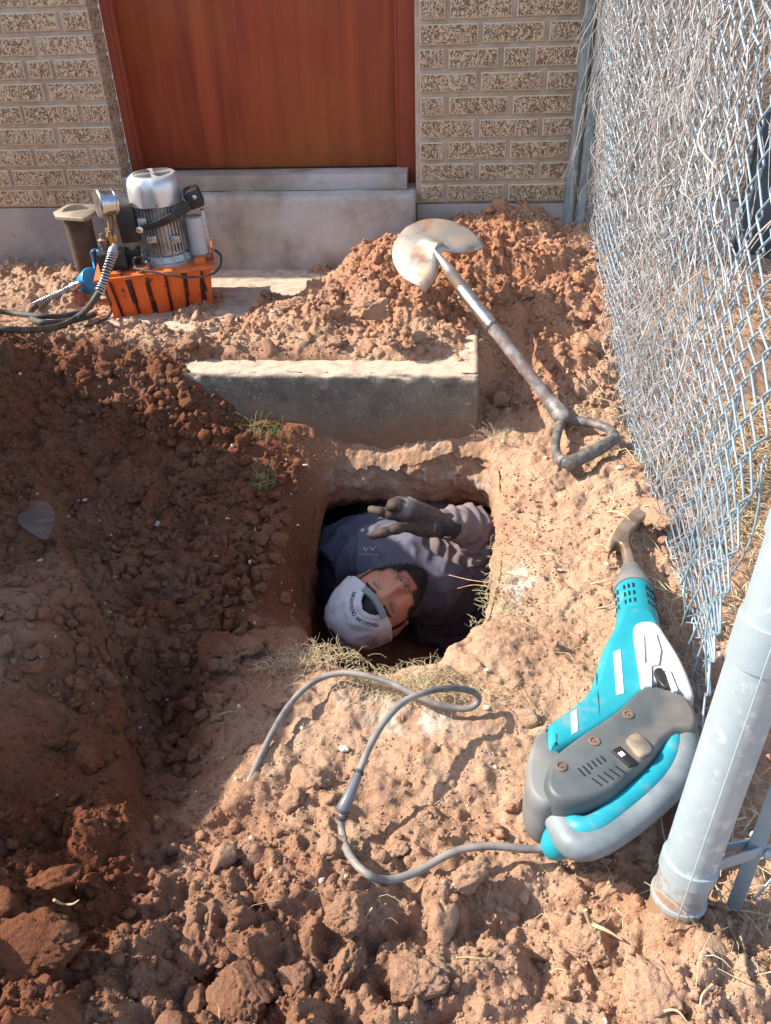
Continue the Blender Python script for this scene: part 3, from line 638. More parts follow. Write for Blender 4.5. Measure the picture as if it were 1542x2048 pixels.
def brick(v, f, a, x0, x1, z0, z1, yf, depth):
    """a brick whose textured face has a plain arris round it"""
    j = lambda s=.0012: float(rngb.randn() * s)
    e = .006; d = .0035 + abs(j(.001)); x0 += j(); x1 += j(); z0 += j(.0008); z1 += j(.0008); yo = yf - .004 + j(.0012)
    n = len(v)
    for (xa, xb, za, zb, y) in ((x0, x1, z0, z1, yf + depth), (x0, x1, z0, z1, yo + .003), (x0 + .003, x1 - .003, z0 + .003, z1 - .003, yo), (x0 + e, x1 - e, z0 + e, z1 - e, yo)):
        v += [(xa, y, za), (xb, y, za), (xb, y, zb), (xa, y, zb)]
        a += [0. if y > yo or xa < x0 + e else 1.] * 4
    for k in range(3):
        for i in range(4): f.append((n + k * 4 + i, n + k * 4 + (i + 1) % 4, n + (k + 1) * 4 + (i + 1) % 4, n + (k + 1) * 4 + i))
    # inner textured face as its own verts so that the pits stay off the arris
    m = len(v); v += [(x0 + e, yo - .0004, z0 + e), (x1 - e, yo - .0004, z0 + e), (x1 - e, yo - .0004, z1 - e), (x0 + e, yo - .0004, z1 - e)]; a += [1.] * 4
    f.append((m, m + 1, m + 2, m + 3))
bv, bf, ba = [], [], []
rows = int((TOP - Z0) / CH)
XL0, XR1 = -4.2, 3.6
for k in range(rows):
    za, zb = Z0 + k * CH + JZ / 2, Z0 + (k + 1) * CH - JZ / 2
    # right of the door: corner at -.169
    js = [-.161]
    if k == 6: js += [-.07, .10, .20]; start = .20
    elif k % 2 == 0: js += [-.068]; start = -.068
    else: js += []; start = -.068 + LB / 2 - .0; js += [start]
    while js[-1] < XR1: js.append(js[-1] + LB)
    for a_, b_ in zip(js[:-1], js[1:]): brick(bv, bf, ba, a_ + JX / 2, b_ - JX / 2, za, zb, WY, .09)
    js = [-1.199]
    if k == 6: js += [-1.353, -1.447]
    elif k % 2 == 0: js += [-1.294]
    else: js += [-1.397]
    while js[-1] > XL0: js.append(js[-1] - LB)
    for b_, a_ in zip(js[:-1], js[1:]): brick(bv, bf, ba, a_ + JX / 2, b_ - JX / 2 + (.007 if b_ == -1.199 else 0), za, zb, WY, .09)
o = mesh_obj('brickwork', bv, bf, BRICK)
me = o.data; at = me.attributes.new('inner', 'FLOAT', 'POINT'); at.data.foreach_set('value', np.array(ba, np.float32)); addp(o)
mm = MB()   # mortar bed behind
mm.box(((-1.1995 + XL0) / 2, WY + .055, (Z0 + TOP) / 2), (-1.1995 - XL0, .10, TOP - Z0)); mm.box(((-.169 + XR1) / 2, WY + .055, (Z0 + TOP) / 2), (XR1 + .169, .10, TOP - Z0))
mm.box((-.684, WY + .055, 2.62), (1.03, .10, .16))
addp(mm.build('mortar', MORT, smooth=False))
# reveal bricks on the left jamb (faces +x)
rv, rf, ra = [], [], []
for k in range(rows - 3):
    za, zb = Z0 + k * CH + JZ / 2, Z0 + (k + 1) * CH - JZ / 2
    n = len(rv); x = -1.1965
    rv += [(x, WY + .004, za), (x, WY + .094, za), (x, WY + .094, zb), (x, WY + .004, zb), (x - .006, WY + .004, za - .002), (x - .006, WY + .094, za - .002), (x - .006, WY + .094, zb + .002), (x - .006, WY + .004, zb + .002)]
    rf += [(n, n + 1, n + 2, n + 3), (n + 4, n + 5, n + 1, n), (n + 3, n + 2, n + 6, n + 7), (n + 4, n, n + 3, n + 7)]; ra += [1.] * 4 + [0.] * 4
o = mesh_obj('brickwork', rv, rf, BRICK); at = o.data.attributes.new('inner', 'FLOAT', 'POINT'); at.data.foreach_set('value', np.array(ra, np.float32)); addp(o)
# footing: slab edge under the bricks
FOOT = nmat('footing_concrete', (.44, .38, .32), .9, col2=(.33, .285, .26), nscale=6, bump=.3, bscale=60, bdist=.003, col3=(.2, .17, .16), n3=24, lo3=.62, hi3=.72, spec=.15)
addp(MB().box(((XL0 - 1.216) / 2, WY + .08, .10), (-1.216 - XL0, .168, .606), bev=.004).build('footing', FOOT))
addp(MB().box(((-.166 + XR1) / 2, WY + .08, .10), (XR1 + .166, .168, .606), bev=.004).build('footing', FOOT))
addp(MB().box((-.684, WY + .35, 1.35), (7.9, .3, 2.8)).build('inner_wall', MORT, smooth=False))
addp(MB().box((-.3, WY + .25, TOP + .04), (8.2, .54, .05)).build('eave', CONC2, smooth=False))
addp(MB().tube([(-1.201, 2.971, .50), (-1.2015, 2.9705, .8), (-1.2, 2.971, 1.2), (-1.201, 2.971, 1.8), (-1.2, 2.971, 2.5)], .005, 8).build('caulk_line', WHITEM))
# flat dark blue-grey sheet added on the wall beyond the fence
PANEL = nmat('dark_blue_sheet', (.035, .055, .075), .5, col2=(.06, .09, .11), nscale=6)
pn = MB().box((1.42, WY - .012, .36), (1.0, .02, .62), bev=.003); addp(pn.build('dark_sheet', PANEL)); 

def wood_mat(name, a, b_, c_, axis_z=True):
    m = bpy.data.materials.new(name); m.use_nodes = True; t = m.node_tree; N = t.nodes; K = t.links; b = N['Principled BSDF']
    b.inputs['Roughness'].default_value = .52; tc = N.new('ShaderNodeTexCoord'); mp = N.new('ShaderNodeMapping'); mp.inputs['Scale'].default_value = (14, 14, .8); K.new(tc.outputs['Object'], mp.inputs[0])
    n = N.new('ShaderNodeTexNoise'); n.inputs['Scale'].default_value = 1.4; n.inputs['Detail'].default_value = 7; n.inputs['Distortion'].default_value = .6; K.new(mp.outputs[0], n.inputs['Vector'])
    n2 = N.new('ShaderNodeTexNoise'); n2.inputs['Scale'].default_value = 2.2; n2.inputs['Detail'].default_value = 3; K.new(tc.outputs['Object'], n2.inputs['Vector'])
    cr_ = N.new('ShaderNodeValToRGB'); K.new(n.outputs['Fac'], cr_.inputs[0]); e = cr_.color_ramp.elements; e[0].position = .3; e[0].color = tuple(a) + (1,); e[1].position = .7; e[1].color = tuple(b_) + (1,)
    mx = N.new('ShaderNodeMix'); mx.data_type = 'RGBA'; r = N.new('ShaderNodeMapRange'); r.inputs[1].default_value = .4; r.inputs[2].default_value = .75; r.inputs[4].default_value = .8; K.new(n2.outputs['Fac'], r.inputs[0]); K.new(r.outputs[0], mx.inputs[0])
    K.new(cr_.outputs[0], mx.inputs[6]); mx.inputs[7].default_value = tuple(c_) + (1,); K.new(mx.outputs[2], b.inputs['Base Color'])
    bp = N.new('ShaderNodeBump'); bp.inputs['Strength'].default_value = .15; bp.inputs['Distance'].default_value = .001; K.new(n.outputs['Fac'], bp.inputs['Height']); K.new(bp.outputs[0], b.inputs['Normal']); return m
DOORM = wood_mat('stained_door', (.20, .024, .006), (.38, .068, .018), (.36, .105, .018))
FRAMEM = wood_mat('stained_frame', (.27, .045, .018), (.37, .075, .03), (.22, .04, .018))
door = empty('wooden_door', (-.7, 3.0, .5)); tag(door, 'reddish brown stained wooden door with frame above the concrete sill', 'door')
def adp(o): keep_world(o, door); return o
adp(MB().box((-.715, 3.028, 1.52), (.97, .04, 2.035), bev=.002).build('door_leaf', DOORM))
adp(MB().box((-1.2, 3.02, 1.52), (.006 + .05, .09, 2.07), bev=.003).build('door_frame', FRAMEM, angle=25)); 
adp(MB().box((-1.164, 3.000, 1.52), (.018, .045, 2.05), bev=.003).build('door_stop', FRAMEM))
adp(MB().box((-.199, 3.005, 1.49), (.058, .07, 2.08), bev=.003).build('door_frame', FRAMEM, angle=25))
adp(MB().box((-.234, 3.000, 1.50), (.014, .045, 2.06), bev=.003).build('door_stop', FRAMEM))
adp(MB().box((-.7, 3.01, 2.56), (1.04, .08, .05), bev=.003).build('door_head', FRAMEM))
adp(MB().lathe((-.30, 2.995, 1.45), (0, -1, 0), [(0, .03), (.012, .03), (.014, .012), (.04, .012), (.045, .026), (.065, .03), (.075, .02), (.078, 0)]).build('door_knob', BRASS))

# ---------------------------------------------------------------- fence
rf_ = np.random.RandomState(12)
post = empty('fence_post', (.285, .575, .0)); tag(post, 'thick galvanised gate post with bands in the lower right foreground', 'fence post')
pA_ = G(1337, 1850, .0); pB_ = V(1541, 1253, .885); pb = pA_ + (pA_ - pB_) * .25; pt = pA_ + (pB_ - pA_) * 2.2; pd = (pt - pb).normalized()
RP = .0335
pu = pd.orthogonal().normalized()
def pat(z): return pb + pd * ((z - pb.z) / pd.z)
m_ = MB().lathe(pb, pd, [(0, RP), (.1, RP), (.3, RP), (.6, RP), (.9, RP), (1.35, RP), (1.37, RP * 1.02), (1.40, RP * .9), (1.43, RP * .5), (1.44, 0)], 40); o = m_.build('post_pipe', GALVP, angle=60); keep_world(o, post)
for (z, h, rr) in ((.055, .006, .003), (.435, .055, .0025)):
    c = pat(z); o = MB().lathe(c, pd, [(0, RP + .0005), (.0005, RP + rr), (h, RP + rr), (h + .0005, RP + .0005)], 40).build('collar_ring', GALV, angle=30); keep_world(o, post)
o = MB().tube([pat(.02) + Vector((-.012, -.0405, 0)) , pat(.3) + Vector((-.012, -.0405, 0)), pat(.9) + Vector((-.012, -.0405, 0))], .0012, 6).build('weld_seam', GALVP); keep_world(o, post)
# tension bar and bands
side = Vector((.93, .30, 0)).normalized()
tb0 = pat(-.05) + side * .098 + Vector((0, 0, .02)); tb1 = pat(.95) + side * .088
tbar = MB(); dv_ = (tb1 - tb0); rotq = dv_.to_track_quat('Z', 'Y').to_matrix()
tbar.box((tb0 + tb1) / 2, (.019, .006, dv_.length), rot=rotq, bev=.001); o = tbar.build('tension_bar', GALV); keep_world(o, post)
for z in (.115, .60, .92):
    c = pat(z); m_ = MB().lathe(c - pd * .011, pd, [(0, RP + .0005), (.0004, RP + .003), (.022, RP + .003), (.0224, RP + .0005)], 40)
    for sgn in (-1, 1):
        a = c + side * (RP - .004) + Vector((-side.y, side.x, 0)) * .011 * sgn; b2 = c + side * .118 + Vector((-side.y, side.x, 0)) * .0055 * sgn
        rq = (b2 - a).to_track_quat('X', 'Z').to_matrix(); m_.box((a + b2) / 2, ((b2 - a).length, .0022, .022), rot=rq)
    o = m_.build('tension_band', GALV, angle=30); keep_world(o, post)
    m_ = MB().lathe(c + side * .108 + Vector((-side.y, side.x, 0)) * -.016, Vector((-side.y, side.x, 0)), [(0, .002), (.001, .0085), (.005, .0085), (.006, .004), (.03, .004), (.031, .008), (.036, .008), (.037, 0)], 12)
    o = m_.build('carriage_bolt', GALV); keep_world(o, post)

cpost = empty('fence_post', (.365, 2.8, .3)); tag(cpost, 'slim bluish galvanised post standing against the brick corner', 'fence post')
GALVD = nmat('weathered_galvanised', (.30, .37, .39), .5, .5, col2=(.22, .28, .30), nscale=25)
o = MB().lathe((.345, 2.822, .1), (.012, 0, 1), [(0, .020), (1.6, .020), (1.605, .023), (1.64, .018), (1.65, 0)], 24).build('post_pipe', GALVD); keep_world(o, cpost)
o = MB().lathe((.383, 2.80, .15), (.004, 0, 1), [(0, .014), (1.5, .014), (1.51, 0)], 18).build('side_pipe', GALVD); keep_world(o, cpost)
for z in (.5, 1.1):
    o = MB().lathe((.349, 2.822, z), (0, 0, 1), [(0, .0205), (.001, .023), (.022, .023), (.023, .0205)], 20).build('tension_band', GALVD, angle=30); keep_world(o, cpost)

def fence_point(s, z):
    """s runs 0 (house corner) .. 1 (near post); z is height"""
    y = 2.80 - s * 1.93; x = .385 - .01 * s
    bul = math.exp(-max(z, -.1) / .42) * math.sin(min(max(s, 0), 1) * math.pi) ** .5
    x += .105 * bul + .018 * math.sin(s * 9 + z * 3) * (1 - .3 * z)
    return Vector((x, y, z))
mesh_v = MB(); WP = .036; HP = .074; ZT = 1.42; wr = .0017
nw = int(1.93 / WP)
def wire_pts(i, zb, fp, pitch, sgn_amp=.0035):
    pts = []; n = int((ZT - zb) / (HP / 2)); 
    for j in range(n + 1):
        z = ZT - j * HP / 2; sg = 1 if ((i + j) % 2) else -1; s_ = (i + .515 * sg) * pitch
        dz = .012 * math.sin(s_ * 9 + j * .45) + .004 * math.sin(s_ * 31 + j * 1.3); P = fp(s_, z + dz)
        off = sgn_amp * sg
        pts.append(P + Vector((off, 0, 0)))
    return pts
def bend(pts, k=3):
    out = []
    for a, b in zip(pts[:-1], pts[1:]):
        d = b - a
        out += [a + d * .0, a + d * .10 + Vector((0, 0, -.001)), a + d * .5, a + d * .90 + Vector((0, 0, .001))]
    return out + [pts[-1]]
for i in range(nw + 1):
    s0 = i * WP / 1.93; y = 2.8 - i * WP
    zb = max(hz(.45, y) - .02, -.03) if y > 1.0 else .02 + .05 * rf_.rand()
    zb += .02 * rf_.rand() + (.06 if y < 1.3 else 0) * rf_.rand()
    pts = wire_pts(i, zb, lambda s_, z: fence_point(s_ / 1.93, z), WP)
    mesh_v.tube(bend(pts), wr * (1 + .1 * rf_.rand()), 6)
for i in range(nw): # knuckled bottom ends
    s0 = i * WP / 1.93; y = 2.8 - i * WP; zb = max(hz(.45, y), -.03) + .015; a = fence_point(s0, zb)
    mesh_v.tube([a, a + Vector((-.006, .012, -.012)), a + Vector((-.012 * rf_.rand(), .026, -.004 + .02 * rf_.rand())), a + Vector((-.02 * rf_.rand(), .036, .004))], wr, 6)
# loose bunched strands near the near post
for i in range(9):
    y = 1.32 - i * .042 + .01 * rf_.randn(); x0 = .46 - i * .006
    pts = [Vector((x0 + .012 * math.sin(j * .9 + i), y + .012 * math.sin(j * 1.3 + i * 2), .03 + j * .06)) for j in range(9)]
    mesh_v.tube(cr(pts, 4), wr, 6)
o = mesh_v.build('chain_link_fence', WIRE, angle=180); tag(o, 'galvanised chain link mesh hung with dead vines along the right side of the yard', 'fence')
# second run: from the near post away to the right
m2 = MB()
ax = Vector((.93, .30, 0)).normalized(); orig = Vector((tb0.x, tb0.y, 0))
def fp2(s_, z):
    P = orig + ax * s_; t = (z - tb0.z) / pd.z
    P = P + Vector((pd.x, pd.y, 0)) * max(t, 0) * .9; P.z = z; return P + Vector((0, 0, 0)) + Vector((-ax.y, ax.x, 0)) * .012 * math.sin(s_ * 14 + z * 5)
for i in range(1, 34):
    pts = [];
    for j in range(30):
        z = .98 - j * .042; sg = 1 if ((i + j) % 2) else -1; s_ = .012 + (i * .042) + .0217 * sg
        if z < -.04: break
        pts.append(fp2(s_, z + .006 * math.sin(s_ * 20 + j)) + Vector((-ax.y, ax.x, 0)) * (.0035 * sg))
    m2.tube(bend(pts), .0018, 6)
o = m2.build('chain_link_fence', WIRE, angle=180); tag(o, 'short chain link run tied to the tension bar right of the thick gate post', 'fence')

# ---------------------------------------------------------------- dead vines, dry grass, roots (uncountable: stuff)
def strands(name, gens, mat, label, cat, r0=.0009, n=4, kind='stuff'):
    m = MB()
    for pts, r in gens:
        k = len(pts); m.tube(pts, [r * (1 - .55 * i / (k - 1)) for i in range(k)], n, caps=False)
    o = m.build(name, mat, angle=180); return tag(o, label, cat, kind=kind)
rv_ = np.random.RandomState(5)
def vine_gen():
    G_ = []
    for _ in range(1500):
        band = rv_.rand()
        if band < .40: y = 1.72 + .26 * rv_.randn(); z = .25 + 1.1 * rv_.rand()
        elif band < .62: y = 2.55 + .14 * rv_.randn(); z = .55 + .9 * rv_.rand()
        elif band < .90: y = 2.0 + .32 * rv_.randn(); z = .15 + 1.2 * rv_.rand()
        else: y = 1.1 + .9 * rv_.rand(); z = .1 + 1.2 * rv_.rand()
        if y > 2.82 or y < .95: continue
        s_ = (2.80 - y) / 1.93; P = fence_point(s_, z); L = .10 + .30 * rv_.rand() ** 1.5; a = rv_.randn() * .45; k = 5; pts = []
        cx, cy = .02 * rv_.randn(), .02 * rv_.randn()
        for i in range(k):
            t = i / (k - 1); zz = z - L * t * math.cos(a); yy = y + L * t * math.sin(a) * .8
            Q = fence_point((2.80 - yy) / 1.93, zz); pts.append(Q + Vector((cx * math.sin(t * 5) + .010 * rv_.randn() , cy * math.sin(t * 7), .004 * rv_.randn())))
        G_.append((cr(pts, 3), .0006 + .0014 * rv_.rand() ** 3))
    # long stems draping off the left side against the wall
    for i in range(15):
        y = 2.45 + .33 * rv_.rand(); z = 1.35 - .1 * rv_.rand(); s_ = (2.80 - y) / 1.93; P = fence_point(s_, z); L = .3 + .6 * rv_.rand(); out = .02 + .09 * rv_.rand() ** 2; k = 9
        pts = [P + Vector((-out * math.sin(t * 1.5) * t + .010 * rv_.randn() - .015 * math.sin(t * 7 + i), .03 * math.sin(t * 5 + i) , -L * t)) for t in np.linspace(0, 1, k)]
        G_.append((cr(pts, 3), .0009 + .0012 * rv_.rand()))
    for i in range(10):   # thick stems
        y = 1.15 + 1.4 * rv_.rand(); s_ = (2.80 - y) / 1.93; z = .3 + .9 * rv_.rand(); L = .25 + .3 * rv_.rand(); a = rv_.randn() * .7; pts = []
        for t in np.linspace(0, 1, 6): pts.append(fence_point(s_ + L * t * math.sin(a) / 1.93, z - L * t * math.cos(a)) + Vector((-.012 + .012 * rv_.randn(), 0, 0)))
        G_.append((cr(pts, 4), .0015 + .0014 * rv_.rand()))
    return G_
strands('dead_vines', vine_gen(), VINE, 'tangle of bleached dead vine stems woven through the chain link mesh', 'dead vines')
def grass_patch(cx, cy, sx, sy, n, L, seed, zf=None, up=.35, mat=STRAW, label='', name='dry_grass', ang=None, rad=.0009, cat='dry grass'):
    rg = np.random.RandomState(seed); G_ = []
    for _ in range(n):
        x, y = cx + sx * rg.randn(), cy + sy * rg.randn()
        if float(sdist(np.array([x]), np.array([y]))[0]) < .004: continue
        z = hz(x, y) if zf is None else zf(x, y)
        a = rg.rand() * 2 * math.pi if ang is None else ang + rg.randn() * .5; l = L * (.4 + rg.rand()); e = up * rg.rand() + .05
        curl = rg.randn() * .8; pts = []
        for t in np.linspace(0, 1, 4): pts.append(Vector((x + math.cos(a + curl * t) * l * t, y + math.sin(a + curl * t) * l * t, z + .004 + l * e * math.sin(t * 2.4) + .003 * rg.randn())))
        G_.append((pts, rad * (.6 + .8 * rg.rand())))
    return strands(name, G_, mat, label, cat)
g1 = G(630, 1300, .0); g2 = G(820, 1345, 0)
grass_patch(g1.x, g1.y - .02, .05, .018, 340, .027, 1, rad=.0006, label='tuft of straw coloured dry grass on the near left lip of the hole', up=.35)
grass_patch(g2.x, g2.y - .035, .08, .018, 620, .032, 2, rad=.0005, label='flattened dry grass along the near lip of the hole', up=.3)
g3 = G(1000, 1170, 0); grass_patch(g3.x - .01, g3.y, .028, .065, 360, .026, 3, rad=.0005, label='pale grass roots hanging over the right lip of the hole', up=.4, ang=3.7)
g4 = G(985, 872, .05); grass_patch(g4.x, g4.y, .035, .02, 120, .03, 4, rad=.0005, label='sparse yellow grass at the right foot of the concrete step', up=.8)
g5 = G(530, 885, .02); grass_patch(g5.x, g5.y, .03, .015, 60, .04, 5, rad=.0006, label='yellow green sprig at the top of the trench beside the step', up=.9, mat=GREEN, cat='grass', name='green_grass')
g6 = G(522, 965, .0); grass_patch(g6.x, g6.y, .016, .03, 110, .03, 6, rad=.0006, label='green grass sprigs on the left lip of the hole', up=.9, mat=GREEN, cat='grass', name='green_grass')
grass_patch(.85, 1.75, .22, .6, 3600, .06, 7, label='sunlit litter of straw and cut grass beyond the fence', up=.35, rad=.0014)
grass_patch(-.30, .30, .4, .1, 30, .05, 8, label='stray straws scattered over the clods in front', up=.3)
grass_patch(.1, .95, .22, .35, 90, .045, 9, label='stray straws and rootlets scattered on the bare ground', up=.25, rad=.0006)
grass_patch(.46, .62, .08, .12, 160, .06, 10, label='withered grass round the foot of the gate post', up=.5)
def root(name, pxs, r, label, lift=.006):
    m = MB()
    for line in pxs:
        pts = []
        for (px, py) in line:
            z = 0.
            for _ in range(6): p = G(px, py, z); z = hz(p.x, p.y) - .055 * math.exp(-max(float(sdist(np.array([p.x]), np.array([p.y]))[0]), 0) / .12) + lift
            p = G(px, py, z); pts.append(p)
        pts = cr(pts, 5); k = len(pts); m.tube(pts, [r * (1 - .7 * i / (k - 1)) + .0003 for i in range(k)], 6)
    return tag(m.build(name, ROOT), label, 'root')
root('root', [[(508, 1050), (515, 1075), (520, 1085), (545, 1095), (562, 1112), (570, 1125)], [(520, 1085), (505, 1078)]], .0022, 'pale branched root on the left lip of the hole')
root('root', [[(430, 1112), (465, 1112), (475, 1095)], [(462, 1120), (490, 1118)], [(468, 1122), (475, 1165), (490, 1200), (492, 1215)], [(475, 1155), (500, 1185), (512, 1212)]], .0014, 'thin forked root running down the left side of the hole')
root('root', [[(108, 1800), (125, 1808), (145, 1808), (158, 1800)]], .0018, 'short curved pale root on a clod at lower left', .03)
root('root', [[(1170, 1820), (1180, 1850), (1200, 1888)], [(1182, 1848), (1215, 1862), (1245, 1880)]], .0030, 'forked brown root on the broken clod at bottom right', .02)
root('root', [[(1425, 1970), (1405, 1990), (1400, 2015)]], .0022, 'short pale root stub right of the gate post foot', .012)
root('root', [[(1310, 2040), (1330, 2022), (1355, 2022), (1375, 2045)]], .0018, 'curled pale root at the bottom right edge', .02)
root('root', [[(1185, 1690), (1215, 1735), (1225, 1765), (1205, 1785), (1180, 1795)]], .0009, 'thin pale rootlet below the hammer handle', .012)
root('root', [[(745, 1815), (720, 1850), (700, 1880)]], .0009, 'thin violet grey rootlet below the cable', .02)
root('root', [[(1480, 1870), (1500, 1930), (1542, 1975)]], .0012, 'wiry stem right of the gate post', .015)
root('root', [[(1100, 1400), (1120, 1360), (1115, 1320)]], .0007, 'hair thin root on bare ground left of the hammer', .004)

# ---------------------------------------------------------------- shovel
shv = empty('shovel', tuple(G(1110, 800, .14))); tag(shv, 'round point shovel with short D grip lying across the red mound', 'shovel')
ENAMEL = nmat('worn_blade_steel', (.50, .47, .43), .38, .7, col2=(.46, .36, .28), nscale=16, lo=.4, hi=.6, col3=(.42, .27, .18), n3=13, lo3=.52, hi3=.62, rough2=.6, bump=.15, bscale=120, bdist=.001)
WOODS = nmat('worn_wood_shaft', (.25, .18, .155), .3, col2=(.42, .39, .37), nscale=38, lo=.45, hi=.7, rough2=.45, coat=.4)
D0 = G(1120, 838, .085); B0 = G(905, 540, .36)
ya = (B0 - D0).normalized(); nrm = Vector((-.15, -.35, 1)); nrm = (nrm - ya * nrm.dot(ya)).normalized(); xa = ya.cross(nrm).normalized()
Msh = Matrix(((xa.x, ya.x, nrm.x, B0.x), (xa.y, ya.y, nrm.y, B0.y), (xa.z, ya.z, nrm.z, B0.z), (0, 0, 0, 1)))
def swp(o): keep_world(o, shv); return o
# blade grid: x across, y towards the tip
bvv, bff = [], []; NX, NY = 33, 30
bl_n = Vector((-.05, -.55, 1)).normalized(); by = (ya - bl_n * ya.dot(bl_n)).normalized(); by = (by + Vector((-.30, 0, 0))).normalized(); bx = by.cross(bl_n).normalized()
Bc = G(878, 505, .41)
for j in range(NY):
    t = j / (NY - 1); yy = -.075 + .215 * t
    u_ = max(0, (yy - .00) / .14); hw = .128 * math.sqrt(max(0, 1 - u_ ** 2.1)) if yy > 0 else .128 - .012 * (-yy / .075)
    for i in range(NX):
        s_ = -1 + 2 * i / (NX - 1); x_ = s_ * max(hw, .004); z_ = -1.35 * x_ * x_ + .012 - .35 * max(0, yy) ** 2 * 1.4
        z_ += .018 * math.exp(-(x_ / .018) ** 2) * (1 - sstep(yy, -.02, .09))
        y2 = yy
        if yy < -.035:      # rolled foot steps, open in the middle
            k = (-.035 - yy) / .04; y2 = -.035 - .034 * math.sin(k * 1.1); z_ -= .030 * (1 - math.cos(k * 1.1))
        if yy < 0: y2 += .05 * math.exp(-(x_ / .045) ** 2) * min(1, -yy / .04)
        bvv.append(Bc + bx * x_ + by * y2 + bl_n * z_)
for j in range(NY - 1):
    for i in range(NX - 1):
        a = j * NX + i; bff.append((a, a + 1, a + NX + 1, a + NX))
o = mesh_obj('blade', bvv, bff, ENAMEL, smooth=True); md = o.modifiers.new('s', 'SOLIDIFY'); md.thickness = .0035; swp(o)
m_ = MB(); sock0 = G(866, 497, .425); sock1 = G(892, 531, .392); fer0 = G(925, 578, .335); fer1 = G(984, 652, .272)
m_.tube(cr([sock0, sock1, sock1 * .55 + fer0 * .45, fer0], 8), [.004 + .013 * min(1, i / 12) for i in range(25)], 18)
swp(m_.build('socket', ENAMEL))
swp(MB().tube([fer0 - (fer1 - fer0) * .08, fer0, (fer0 + fer1) / 2, fer1], .0195, 24).build('ferrule', STEEL))
Dg = G(1098, 800, .108)
m_ = MB(); m_.tube([fer1 + (Dg - fer1) * t for t in np.linspace(-.02, 1, 12)], [.0185 - .002 * t for t in np.linspace(0, 1, 12)], 24); swp(m_.build('shaft', WOODS))
m_ = MB(); m_.tube([fer1 - (fer1 - fer0) * .02, fer1 + (Dg - fer1) * .012], .0202, 24); swp(m_.build('ferrule_ring', RUBBER))
GRIPM = nmat('worn_grip_plastic', (.10, .095, .09), .5, col2=(.28, .24, .21), nscale=55, lo=.45, hi=.7, bump=.25, bscale=220, bdist=.001)
gz = .075
def gp(px, py, z=gz): return G(px, py, z)
m_ = MB(); m_.tube(cr([gp(1090, 786, .112), gp(1104, 808, .104), gp(1120, 828, .092), gp(1133, 843, .084)], 5), [.020, .0205, .0205, .0205, .0205, .021, .022, .023, .023, .024, .024, .024, .023, .021, .018, .014], 20, flat=.75)
arm = [.0145] * 60
p1 = cr([gp(1128, 834), gp(1117, 858), gp(1111, 888), gp(1114, 912), gp(1128, 926)], 6); m_.tube(p1, [.0155 - .004 * math.sin(math.pi * i / (len(p1) - 1)) for i in range(len(p1))], 16)
p2 = cr([gp(1128, 836), gp(1155, 842), gp(1190, 848), gp(1217, 858), gp(1228, 872)], 6); m_.tube(p2, [.0155 - .004 * math.sin(math.pi * i / (len(p2) - 1)) for i in range(len(p2))], 16)
p3 = cr([gp(1122, 920), gp(1140, 925), gp(1175, 909), gp(1210, 890), gp(1231, 874)], 6); m_.tube(p3, [.0155 + .002 * math.sin(math.pi * i / (len(p3) - 1)) for i in range(len(p3))], 18)
swp(m_.build('d_grip', GRIPM, angle=180))

# buried spade at left
sp = MB(); spv = []; z0 = .15; outl = cr([(52, 985), (80, 988), (103, 1008), (110, 1040), (100, 1070), (92, 1082), (66, 1072), (34, 1040), (40, 1005)], 4, True)
pillow(sp, [tuple(G(p[0], p[1], z0 + .02).xy) for p in outl], 0, .004, .0015)
spc = G(72, 1035, z0); sp.v = [(x, y, hz(spc.x, spc.y) + z + .040 + .10 * (x - spc.x) - .12 * (y - spc.y) - 1.5 * (x - spc.x) ** 2) for x, y, z in sp.v]
o = sp.build('spade_blade', nmat('grey_spade', (.10, .10, .11), .5, .35, col2=(.17, .13, .11), nscale=20, col3=(.30, .17, .11), n3=30, lo3=.55, hi3=.65)); tag(o, 'dark grey spade blade half buried in the left spoil heap', 'spade')

# ---------------------------------------------------------------- breaker hammer (outlines at their own height above the ground)
ham = empty('breaker_hammer', tuple(G(1230, 1400, .03))); tag(ham, 'teal electric breaker hammer with spade bit lying beside the fence', 'breaker hammer')
def hw_(o): keep_world(o, ham); return o
def outl(pxs, z, k=4): return [tuple(G(p[0], p[1], z).xy) for p in (cr(pxs, k, True) if k else pxs)]
def P3(px, py, z): return G(px, py, z)
BITM = nmat('worn_bit_steel', (.38, .30, .24), .5, .6, col2=(.25, .17, .12), nscale=24, bump=.2, bscale=90, bdist=.001)
m_ = MB(); pillow(m_, outl([(1299, 1008), (1293, 1032), (1276, 1050), (1262, 1064), (1259, 1085), (1266, 1112), (1274, 1146), (1251, 1148), (1248, 1118), (1243, 1094), (1233, 1089), (1223, 1098), (1217, 1105), (1220, 1085), (1232, 1058), (1252, 1034), (1278, 1014)], .055), .035, .062, .008, seg=3)
hw_(m_.build('spade_bit', BITM, angle=50))
axA, axB = P3(1262, 1140, .062), P3(1281, 1290, .075); hd = (axA - axB).normalized()
L_ = (axA - axB).length
m_ = MB().lathe(axB, hd, [(L_ * 1.02, .010), (L_ * 1.01, .020), (L_ * .93, .024), (L_ * .86, .029), (L_ * .80, .033), (L_ * .72, .038), (L_ * .70, .0395), (L_ * .66, .0395), (L_ * .655, .036)], 32); hw_(m_.build('rubber_nose', GREYP, angle=35))
m_ = MB().lathe(axB, hd, [(L_ * .68, .034), (L_ * .67, .0365), (L_ * .15, .039), (L_ * .0, .0445), (-.04, .047)], 36); hw_(m_.build('barrel', TEAL, angle=35))
